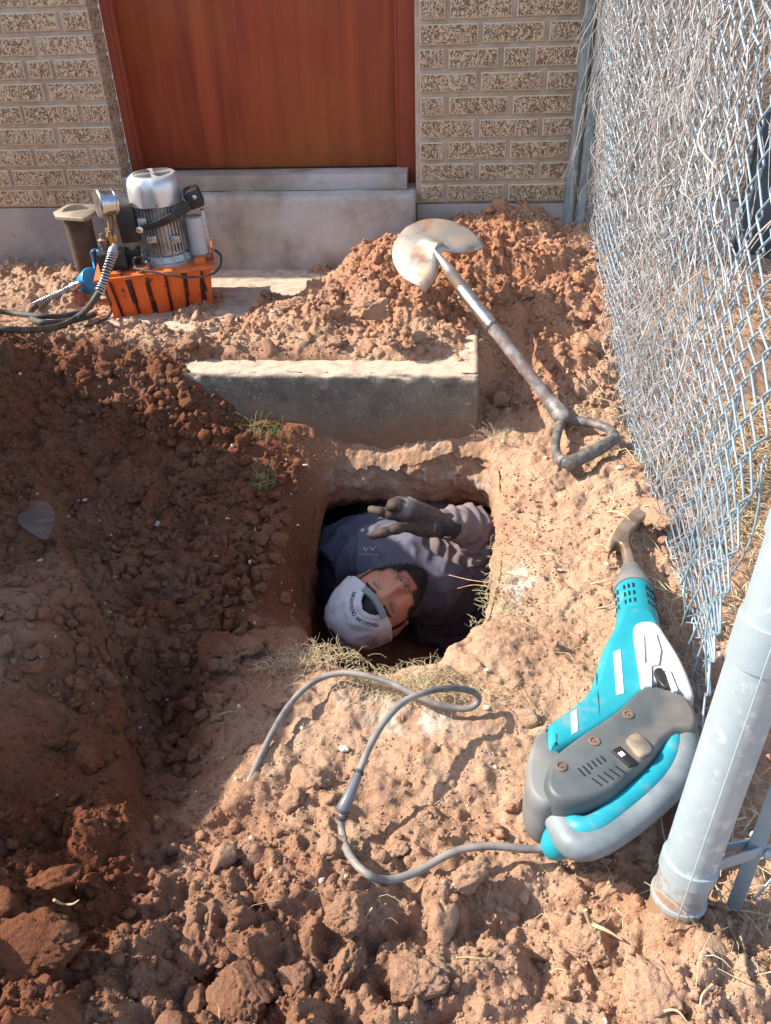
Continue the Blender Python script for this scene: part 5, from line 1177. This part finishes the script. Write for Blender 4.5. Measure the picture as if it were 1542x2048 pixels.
for s_ in (-1, 1):     # ears
    m_ = body; c0 = [lw(s_ * (.076 + .006 * math.sin(a)), -.006 - .016 * math.cos(a) * (1 if True else 0) - .004, .006 + .031 * math.sin(a)) for a in np.linspace(-1.9, 2.6, 12)]
    capsule(m_, [lw(s_ * (.078 + .010 * (1 - abs(math.sin(a)))), -.008 - .017 * math.cos(a), .004 + .031 * math.sin(a)) for a in np.linspace(-1.6, 2.5, 8)], [.0065, .005, .004, .004, .004, .0045, .005, .005], 10)
    capsule(m_, [lw(s_ * .078, -.010, -.012), lw(s_ * .080, -.010, .018)], [.008, .010], 10); capsule(m_, [lw(s_ * .078, .0, -.024), lw(s_ * .078, -.004, -.014)], [.007, .006], 10)
NB = lw(0, -.03, -.16)
sh_r, sh_l = V(905, 1195, 2.24), V(715, 1110, 2.30); ch = V(825, 1090, 2.42)
capsule(body, [lw(0, -.022, -.05), lw(0, -.03, -.11), NB, ch], [.052, .053, .055, .09], 24)
capsule(body, [sh_l, NB, sh_r], [.035, .05, .035], 18); capsule(body, [ch, V(830, 1000, 2.8), Vector((-.05, 2.75, -.38))], [.10, .10, .10], 20)
el_r, wr_r = V(962, 1075, 2.08), V(885, 1049, 1.99)
capsule(body, [sh_r, el_r], [.035, .030], 16); capsule(body, [el_r, wr_r, V(835, 1036, 1.97)], [.038, .027, .022], 16)
capsule(body, [sh_l, V(672, 1150, 2.38), V(668, 1090, 2.55)], [.035, .03, .03], 16)
capsule(body, [Vector((-.12, 2.7, -.40)), Vector((-.2, 2.85, -.42))], [.09, .08], 14); capsule(body, [Vector((.05, 2.7, -.40)), Vector((.1, 2.85, -.42))], [.09, .08], 14)
SKIN = tint_mat('skin', .5, .25, 500, .12)
bo = from_me('body', remesh(body, .0024, 2), SKIN); co = coords(bo)
lc = (co - np.array(HC)) @ np.array(MH.to_3x3()); x, y, z = lc.T; ax_ = np.abs(x)
col = np.tile(np.array([.56, .27, .18]), (len(co), 1)); front = (y > .03)[:, None]
def blend(c, mask, k): return c * (1 - mask[:, None]) + np.array(k) * mask[:, None]
col = blend(col, .5 * np.clip(vn3(co * 60, 8) + .3, 0, 1), [.40, .16, .10])
col = blend(col, (y > .03) * .6 * (g1_(x, 0, .014) * g1_(z, -.018, .016) + g1_(ax_, .042, .016) * g1_(z, -.012, .016)), [.52, .17, .11])
col = blend(col, (y > .03) * .85 * g1_(x, 0, .020) * (g1_(z, -.0495, .004) + g1_(z, -.0605, .0045)).clip(0, 1), [.36, .09, .075])
col = blend(col, (y > .03) * .9 * g1_(x, 0, .022) * g1_(z, -.0545, .0016), [.08, .02, .02])
col = blend(col, (y > .02) * .92 * (ax_ > .019) * (ax_ < .046) * g1_(z, .0165 - .10 * (ax_ - .032) ** 2 / .01, .0022), [.035, .018, .014])
col = blend(col, (y > .02) * .6 * (ax_ > .016) * (ax_ < .048) * g1_(z, .035 - .0035 * ((ax_ - .03) / .016) ** 2, .0042), [.05, .028, .02])
col = blend(col, (y > .03) * .8 * g1_(ax_, .0085, .004) * g1_(z, -.032, .0028), [.06, .02, .015])
bmk = beard_mask(x, y, z) if False else None
BODYCOL = (bo, col, lc)
# beard, moustache, sideburns, hair
HAIR = nmat('dark_hair', (.018, .012, .010), .6, col2=(.05, .035, .028), nscale=80)
def beard_mask(x, y, z, ):
    ax = np.abs(x)
    jaw = sstep(-z, .030 + .0 * ax, .046) * (1 - g1_(x, 0, .023) * g1_(z, -.055, .0085) * 1.3)
    cheek = sstep(ax, .048, .060) * sstep(-z, .008, .03)
    must = g1_(ax, .012, .018) * g1_(z, -.040, .0055) * 1.4
    low = sstep(-z, .062, .074)
    goat = sstep(ax, .022, .030) * sstep(-z, .036, .05)
    side = sstep(ax, .066, .071) * (z < .04) * (z > -.05) * (y < .035)
    m = np.maximum.reduce([cheek, must, low, goat, side]) ; m = np.where((y > -.012), m, 0) * (z > -.118); m = m * (1 - g1_(ax, .034, .013) * sstep(z, -.05, -.02)) * (1 - .9 * g1_(x, 0, .021) * g1_(z, -.054, .0085))
    return m
bo, col, lc = BODYCOL; x, y, z = lc.T; ax_ = np.abs(x); inh = (np.linalg.norm(lc, axis=1) < .16)
stub = np.clip(beard_mask(x, y, z + .004) + .6 * beard_mask(x, y, z - .008) , 0, 1) * inh
col = blend(col, .72 * stub * (.75 + .5 * vn3(lc * 300, 44)), [.07, .035, .028])
col = blend(col, .30 * inh * (y > 0) * g1_(ax_, .032, .016) * g1_(z, .012, .012), [.25, .08, .06])
col = blend(col, .5 * inh * (y > .02) * (g1_(z, .0075 - .006 * (ax_ - .032) / .02, .0012) + g1_(z, .030, .0013)) * (ax_ > .018) * (ax_ < .046), [.20, .07, .05])
col = blend(col, .45 * inh * (y > .02) * g1_(ax_, .021 + .25 * np.clip(-.03 - z, 0, .04), .0016) * (z < -.028) * (z > -.06), [.20, .07, .05])
col = blend(col, .35 * inh * np.clip(vn3(lc * 90, 45) * 2, 0, 1), [.36, .15, .09])
set_tint(bo, col); mp_(bo)
for sx_ in (-1, 1):      # eyebrows of short hairs
    ebm = MB(); re_ = np.random.RandomState(31 + sx_)
    for _ in range(95):
        u_ = re_.rand(); xx_ = sx_ * (.017 + .030 * u_); zz2 = .0325 + .0040 * math.sin(u_ * 2.6) + re_.randn() * .0022; yy2 = .093 - 6.5 * max(abs(xx_) - .01, 0) ** 2 + .002 + float(head_front(np.array([xx_]), np.array([zz2]))[0]) * .6
        ebm.tube([lw(xx_, yy2 - .004, zz2), lw(xx_ + sx_ * .003, yy2 + .001, zz2 + .0006), lw(xx_ + sx_ * .006, yy2 + .0004, zz2 + .0002)], [.00045, .0004, .0002], 3, caps=False)
    o = ebm.build('eyebrow', HAIR, angle=180); o['kind'] = 'stuff'; mp_(o)
rgh = np.random.RandomState(9); Pl = P_.reshape(-1, 3); mk = beard_mask(Pl[:, 0], Pl[:, 1], Pl[:, 2]); idx = np.where(mk > .35)[0]
hb = MB()
for _ in range(3600):
    i = idx[rgh.randint(len(idx))]; p = Pl[i] + rgh.randn(3) * .0008
    if rgh.rand() > mk[i]: continue
    d_ = np.array([p[0] * 3 + rgh.randn() * .35, .55 + rgh.randn() * .3, -.9 + rgh.randn() * .35]); d_ /= np.linalg.norm(d_); L = (.004 + .005 * rgh.rand()) * (1.4 if p[2] < -.07 else .25 if (p[2] > -.05 and abs(p[0]) < .03) else .6)
    a = toW([p, p + d_ * L * .5 + rgh.randn(3) * .0008, p + d_ * L + rgh.randn(3) * .0016]); hb.tube(a, [.0007, .0006, .0003], 3, caps=False)
o = hb.build('beard', HAIR, angle=180); o['kind'] = 'stuff'; mp_(o)
ns = head_grid(110, 90, .0015).reshape(-1, 3); mk2 = beard_mask(ns[:, 0], ns[:, 1], ns[:, 2]); fcs = grid_faces(90, 110); keep = mk2[fcs].min(1) > .75
nv2 = toW(ns + rgh.randn(*ns.shape) * .0006); o = mesh_obj('beard_base', nv2, fcs[keep], HAIR, smooth=True); mp_(o)
hs = head_grid(110, 90, .0045); hsr = hs.reshape(-1, 3); keep = ((hsr[fcs][:, :, 2].min(1) > .052) | ((hsr[fcs][:, :, 1].max(1) < -.012) & (hsr[fcs][:, :, 2].min(1) > -.06)))
o = mesh_obj('hair', toW(hsr + .002 * vn3(hsr * 260, 5)[:, None]), fcs[keep], HAIR, smooth=True); mp_(o)
# cap worn backwards: the strap opening sits over the forehead
CAPM = nmat('white_cotton_cap', (.66, .66, .69), .85, col2=(.52, .52, .55), nscale=14, bump=.4, bscale=420, bdist=.0008, spec=.2, col3=(.38, .32, .28), n3=17, lo3=.60, hi3=.78)
CA, CB, CC = .0925, .112, .142; CZ = .003
def cap_surf(th, zz):      # zz from rim (0) to crown (1); th azimuth, 0 = face side
    rim = .040 - .016 * (.5 - .5 * np.cos(th)) ; z = rim + (CC - rim) * zz
    k = np.sqrt(np.clip(1 - ((z - .0) / (CC + .001)) ** 2.6, 0, 1)); k0 = np.sqrt(1 - (rim / CC) ** 2.6); k = np.minimum(k, 1.2)
    pan = 1 + .006 * np.abs(np.sin(th * 3)) + .010 * np.sin(th * 2 + 1) * zz * (1 - zz) * 4
    return np.stack([np.sin(th) * CA * k * pan, np.cos(th) * CB * k * pan - .006, z + CZ], -1)
nU, nV_ = 180, 50; thg = np.linspace(-math.pi, math.pi, nU, endpoint=False); zg = 1 - (1 - np.linspace(0, 1, nV_)) ** 1.6; TH, ZZ = np.meshgrid(thg, zg)
cs = cap_surf(TH, ZZ); cs[..., :] += (.0046 * vn3(cs.reshape(-1, 3) * 24, 12) + .0022 * (1 - 4 * np.abs(vn3(cs.reshape(-1, 3) * 34, 14))) + .0014 * vn3(cs.reshape(-1, 3) * 70, 13)).reshape(nV_, nU)[..., None] * np.stack([np.sin(TH), np.cos(TH), ZZ], -1)
fc = grid_faces(nV_, nU); xx = cs.reshape(-1, 3)[:, 0]; zz_ = cs.reshape(-1, 3)[:, 2]; yy_ = cs.reshape(-1, 3)[:, 1]
OZ, ORX, ORZ = .040, .036, .044
arch = ((xx / ORX) ** 2 + ((zz_ - OZ) / ORZ) ** 2 < 1) & (yy_ > 0)
o = mesh_obj('cap_crown', toW(cs.reshape(-1, 3)), fc[~arch[fc].all(1)], CAPM, smooth=True)
cap = empty('cap', (0, 0, 0)); bpy.data.objects.remove(cap)
md = o.modifiers.new('s', 'SOLIDIFY'); md.thickness = .002; md.offset = 1; crown = mp_(o)
from mathutils.bvhtree import BVHTree
cap_bvh = BVHTree.FromPolygons([tuple(v) for v in cs.reshape(-1, 3)], [tuple(f) for f in fc])
def cap_y(x_, z_):
    h_ = cap_bvh.ray_cast(Vector((x_, .3, z_)), Vector((0, -1, 0)))
    k = math.sqrt(max(1 - (max(z_ - CZ, 0) / (CC + .001)) ** 2.6, .01)); ya_ = CB * k * math.sqrt(max(1 - (x_ / (CA * k)) ** 2, 0)) - .006
    return max(h_[0].y, ya_ - .003) if h_[0] else ya_
def band(ctr, w, h, name, mat):     # stitched band following a path (x,z) on the cap surface
    m = MB(); n = len(ctr)
    for i, (x_, z_) in enumerate(ctr):
        a = ctr[max(i - 1, 0)]; b = ctr[min(i + 1, n - 1)]; tx, tz = b[0] - a[0], b[1] - a[1]; L = math.hypot(tx, tz); nx_, nz_ = -tz / L, tx / L
        for s_, e_ in ((-w, 0), (-w * .8, h), (w * .8, h), (w, 0)): q = (x_ + nx_ * s_, z_ + nz_ * s_); m.v.append(tuple(lw(q[0], cap_y(*q) + .0028 + e_, q[1])))
    for i in range(n - 1):
        for k in range(3): m.f.append((i * 4 + k, i * 4 + k + 1, (i + 1) * 4 + k + 1, (i + 1) * 4 + k))
    o = m.build(name, mat, angle=60); keep_world(o, crown); return o
band([(math.cos(a) * (ORX + .004), OZ + .002 + math.sin(a) * (ORZ + .004)) for a in np.linspace(.05, math.pi - .05, 40)], .0048, .0012, 'opening_trim', CAPM)
STRAP = nmat('grey_cap_strap', (.20, .25, .27), .8, col2=(.26, .30, .31), nscale=30)
band([(x_, .0515 - .004 * math.cos(x_ * 40)) for x_ in np.linspace(-.043, .043, 24)], .0088, .0052, 'strap', STRAP)
for k in range(3):     # panel seams
    th = math.radians([90, -90, 150][k]); pts = [tuple(toW([cap_surf(np.array(th), np.array(t)) * 1.012])[0]) for t in np.linspace(.03, .97, 14)]
    o = MB().tube(pts, .0010, 5).build('seam', CAPM, angle=180); keep_world(o, crown)
bp_ = []; bq = []      # the peak, pointing back and down
for j in range(8):
    for i in range(21):
        a = -1.15 + 2.3 * i / 20; t = j / 7; x_ = math.sin(a) * (.078 + .004 * t); y_ = -(math.cos(a) * .098 + .065 * t * math.cos(a * .9)); z_ = .024 - .02 * t - .35 * x_ * x_ * 10 * t * .5; bp_.append(tuple(lw(x_, y_, z_)))
for j in range(7):
    for i in range(20): bq.append((j * 21 + i, j * 21 + i + 1, (j + 1) * 21 + i + 1, (j + 1) * 21 + i))
o = mesh_obj('cap_peak', bp_, bq, CAPM, smooth=True); md = o.modifiers.new('s', 'SOLIDIFY'); md.thickness = .003; keep_world(o, crown)
# lettering round the opening
def glyph(ch_, size):
    cu = bpy.data.curves.new('t', 'FONT'); cu.body = ch_; cu.size = size; cu.align_x = 'CENTER'; cu.resolution_u = 3; ob = bpy.data.objects.new('t', cu); C.objects.link(ob)
    dg = bpy.context.evaluated_depsgraph_get(); dg.update(); me = bpy.data.meshes.new_from_object(ob.evaluated_get(dg)); v = [tuple(a.co) for a in me.vertices]; f = [tuple(p.vertices) for p in me.polygons]
    w_ = (max(a[0] for a in v) - min(a[0] for a in v)) if v else size * .3; bpy.data.objects.remove(ob); bpy.data.meshes.remove(me); bpy.data.curves.remove(cu); return v, f, w_
def text_on(txt, size, place, name, mat, parent, gap=.0016, bold=.0004):
    gl = [glyph(c, size * (1. if (i == 0 or txt[i - 1] == ' ') else .86)) if c != ' ' else ([], [], size * .35) for i, c in enumerate(txt)]
    tot = sum(g[2] + gap for g in gl); m = MB(); s0 = -tot / 2
    for v, f, w_ in gl:
        if v:
            for ddx in (-bold, bold): m.add([place(s0 + w_ / 2 + a[0] + ddx, a[1]) for a in v], f)
        s0 += w_ + gap
    o = m.build(name, mat, smooth=False); keep_world(o, parent); return o
def pl_cap(s_, h):      # s along the arc (viewer's left to right), h outwards
    Ra = ORX + .0145; a = math.pi / 2 - s_ / (Ra * 1.13); r_ = Ra + h
    x_ = -math.cos(a) * r_; z_ = OZ + .002 + math.sin(a) * (r_ + .008); return lw(x_, cap_y(x_, z_) + .0036, z_)
NAVY = nmat('navy_thread', (.03, .035, .06), .7)
text_on('MAGELLAN OUTDOORS', .0125, pl_cap, 'lettering', NAVY, crown, gap=.0010)

# shirt: one cloth surface over trunk and sleeves
shm = MB()
capsule(shm, [sh_l, NB + (ch - NB) * .12, sh_r], [.098, .112, .100], 28)
capsule(shm, [NB + (ch - NB) * .1, ch, V(830, 1010, 2.75), Vector((-.05, 2.7, -.38))], [.085, .165, .16, .15], 28)
capsule(shm, [V(760, 1085, 2.30), V(860, 1110, 2.28)], [.075, .085], 20)
capsule(shm, [sh_r, V(940, 1130, 2.15), el_r + Vector((0, 0, .0))], [.088, .078, .060], 24)
capsule(shm, [el_r, V(935, 1050, 2.035), V(895, 1047, 2.0)], [.060, .051, .041], 24)
capsule(shm, [sh_l, V(678, 1140, 2.36), V(668, 1090, 2.52)], [.088, .075, .06], 20)
capsule(shm, [V(870, 1240, 2.30), V(930, 1230, 2.30), V(950, 1150, 2.30)], [.07, .08, .08], 20)
capsule(shm, [V(700, 1190, 2.40), V(690, 1130, 2.38)], [.06, .07], 20)
# collar round the neck
capsule(shm, [lw(math.cos(a) * .066, -.036 + math.sin(a) * .062, -.150 + .010 * math.sin(a)) for a in np.linspace(0, 6.28, 11)], [.016] * 11, 12)
sho = from_me('shirt', remesh(shm, .0055, 10), tint_mat('dark_jersey', .9, .4, 600, 0, .15)); co = coords(sho)
nn = np.empty(len(sho.data.vertices) * 3, np.float32); sho.data.vertices.foreach_get('normal', nn); nn = nn.reshape(-1, 3).astype(float)
el = np.array(el_r); wrp = np.array(wr_r); axf = (wrp - el) / np.linalg.norm(wrp - el); tfa = (co - el) @ axf; dfa = np.linalg.norm(co - el - tfa[:, None] * axf, axis=1); fore = ((tfa > -.02) & (dfa < .085) & (tfa < np.linalg.norm(wrp - el) + .05)).astype(float)
def ridge(p, s): return (1 - 2 * np.abs(vn3(p, s))) ** 3
big_ = .024 * ridge(co * np.array([6., 10., 6.]) + .6 * vn3(co * 4, 3)[:, None], 21) + .015 * ridge(co * 15, 22) + .004 * ridge(co * 34, 23)
sl2 = .0050 * np.sin(tfa * 190 + 6.5 * vn3(co * 20, 25) + 5 * vn3(co * 9, 26)) * (.6 + vn3(co * 15, 28)) + .010 * ridge(co * 24, 27) - .003
co2 = co + nn * ((big_ - .008) * (1 - fore) + sl2 * fore)[:, None]
cow = co2.astype(np.float32); sho.data.vertices.foreach_set('co', cow.ravel()); sho.data.update()
c1 = np.tile(np.array([.115, .112, .15]), (len(co), 1)); c1 = blend(c1, fore * .8, [.22, .165, .155]); c1 = blend(c1, .5 * np.clip(vn3(co * 14, 30) * 1.5 + .1, 0, 1) * sstep(co[:, 0], -.1, .05), [.20, .16, .15])
set_tint(sho, c1); mp_(sho)
# chest emblem: two small chevrons over a line of tiny marks
PALE = nmat('pale_print', (.5, .5, .55), .8)
def near_surf(px, py):
    r_ = Vector(ray(px, py)); ok, loc, no, ix = sho.ray_cast(Vector(CAMLOC), r_.normalized()) if False else (False, None, None, None)
    return None
from mathutils.bvhtree import BVHTree
bt = BVHTree.FromPolygons([tuple(c) for c in co2], [tuple(p.vertices) for p in sho.data.polygons])
def onshirt(px, py, lift=.0012):
    r_ = Vector(ray(px, py)).normalized(); h = bt.ray_cast(Vector(CAMLOC), r_); return (h[0] - r_ * lift) if h[0] else V(px, py, 2.2)
m_ = MB()
for (ox, oy, sc_) in ((732, 1099, 1.), (746, 1098, .9)):
    m_.tube([onshirt(ox - 5 * sc_, oy - 4 * sc_), onshirt(ox, oy + 3 * sc_), onshirt(ox + 5 * sc_, oy - 5 * sc_)], .0013, 5)
for i in range(9):
    m_.tube([onshirt(724 + i * 3.6, 1108 + .6 * math.sin(i * 2)), onshirt(726 + i * 3.6, 1110 - .8 * math.sin(i * 3))], .0008, 4)
o = m_.build('chest_emblem', PALE, angle=180); mp_(o)
# glove
gm = MB()
w0 = V(888, 1050, 1.985)
K_i, K_m, K_r, K_p, K_t = V(803, 1033, 1.945), V(808, 1020, 1.925), V(812, 1011, 1.935), V(818, 1006, 1.955), V(822, 1052, 1.945)
for kk_, r_ in ((K_i, .017), (K_m, .018), (K_r, .017), (K_p, .016)): capsule(gm, [w0, (w0 * .5 + kk_ * .5), kk_], [.031, .024, r_], 16)
capsule(gm, [w0, V(850, 1056, 1.955), K_t], [.030, .024, .018], 16)
capsule(gm, [w0 + (w0 - V(850, 1045, 1.97)).normalized() * .012, V(868, 1046, 1.98)], [.036, .034], 20)
capsule(gm, [K_i, V(790, 1031, 1.933), V(781, 1029, 1.928), V(771, 1027, 1.930), V(761, 1023, 1.928), V(752, 1021, 1.932), V(743, 1019, 1.94)], [.0160, .0128, .0140, .0116, .0125, .0106, .0102], 14)
capsule(gm, [K_m, V(789, 1012, 1.905), V(779, 1016, 1.925), V(788, 1030, 1.95)], [.014, .0115, .0105, .010], 14)
capsule(gm, [K_r, V(793, 1004, 1.92), V(782, 1008, 1.945), V(790, 1022, 1.97)], [.0135, .011, .0105, .0095], 14)
capsule(gm, [K_p, V(802, 1000, 1.94), V(791, 1003, 1.965), V(798, 1018, 1.985)], [.0125, .0105, .0095, .009], 14)
capsule(gm, [K_t, V(806, 1054, 1.93), V(794, 1057, 1.922), V(780, 1061, 1.926), V(768, 1065, 1.922), V(757, 1068, 1.928), V(747, 1071, 1.934)], [.0175, .0138, .0150, .0124, .0134, .0114, .0106], 14)
go = from_me('glove', remesh(gm, .0019, 5), tint_mat('work_glove', .75, .5, 700, 0, .3)); co = coords(go)
dk = np.min([np.linalg.norm(co - np.array(k_), axis=1) for k_ in (K_m, K_r, K_p)], axis=0); dip = np.linalg.norm(co - np.array(V(742, 1019, 1.935)), axis=1); dtp = np.linalg.norm(co - np.array(V(785, 1012, 1.93)), axis=1)
c1 = np.tile(np.array([.055, .035, .030]), (len(co), 1)); c1 = blend(c1, (1 - sstep(dk, .014, .026)) * .8, [.24, .23, .23]); c1 = blend(c1, (1 - sstep(dip, .006, .026)) * .4, [.17, .14, .09]); c1 = blend(c1, (1 - sstep(dtp, .008, .018)) * .5, [.28, .25, .18])
c1 = blend(c1, .4 * np.clip(vn3(co * 130, 33) + .2, 0, 1), [.16, .12, .09]); dw = (co - np.array(w0)) @ np.array((V(850, 1045, 1.97) - w0).normalized()); c1 = blend(c1, ((dw < .016)).astype(float) * .9, [.022, .020, .024]); set_tint(go, c1); mp_(go)
bt2 = BVHTree.FromPolygons([tuple(c) for c in co], [tuple(p.vertices) for p in go.data.polygons])
def onglove(px, py, lift=.001):
    r_ = Vector(ray(px, py)).normalized(); h = bt2.ray_cast(Vector(CAMLOC), r_); return (h[0] - r_ * lift) if h[0] else V(px, py, 1.95)
m_ = MB(); a, b_ = onglove(867, 1044), onglove(861, 1066); tv_ = (a - b_).normalized(); nv3 = -Vector(ray(865, 1055)).normalized(); bv_ = tv_.cross(nv3).normalized()
q_ = [onglove(869, 1044), onglove(876, 1047), onglove(869, 1067), onglove(862, 1064)]; m_.add(q_, [(0, 1, 2, 3)]); o = m_.build('wrist_label', nmat('dark_label', (.10, .09, .09), .7), smooth=False); keep_world(o, go)
cen_ = sum(q_, Vector()) / 4; text_on('FIRM', .008, lambda s_, h: cen_ + tv_ * s_ + bv_ * (h - .003) + nv3 * .0015, 'label_text', PALE, go, gap=.0008, bold=.0002)
# bits fallen on the shirt
for (px, py, s_, lb_) in ((928, 1099, .0065, 'white pebble resting on the dark sleeve'), (958, 1122, .006, 'small pale chip resting on the sleeve near the right rim'), (891, 1074, .0055, 'small white chip below the sleeve cuff')):
    p = onshirt(px, py, 0); v, f = clod(int(px), 3, .25, 4); o = mesh_obj('stone', v * s_ * np.array([1.2, .8, .8]), f, PEB, smooth=True); o.location = p; tag(o, lb_, 'stone', 'loose stones')
for j_, (a, b_, c_) in enumerate((((975, 1165), (940, 1160), (898, 1150)), ((968, 1172), (945, 1170), (915, 1177)))):
    o = MB().tube(cr([G(a[0] + 4, a[1], -.01), V(b_[0], b_[1], 1.85), V(c_[0], c_[1], 1.9)], 5), .0009, 5).build('root', ROOT); tag(o, ('thin root jutting from the right rim over the shirt, the upper one', 'thin root jutting from the right rim over the shirt, the lower one')[j_], 'root')
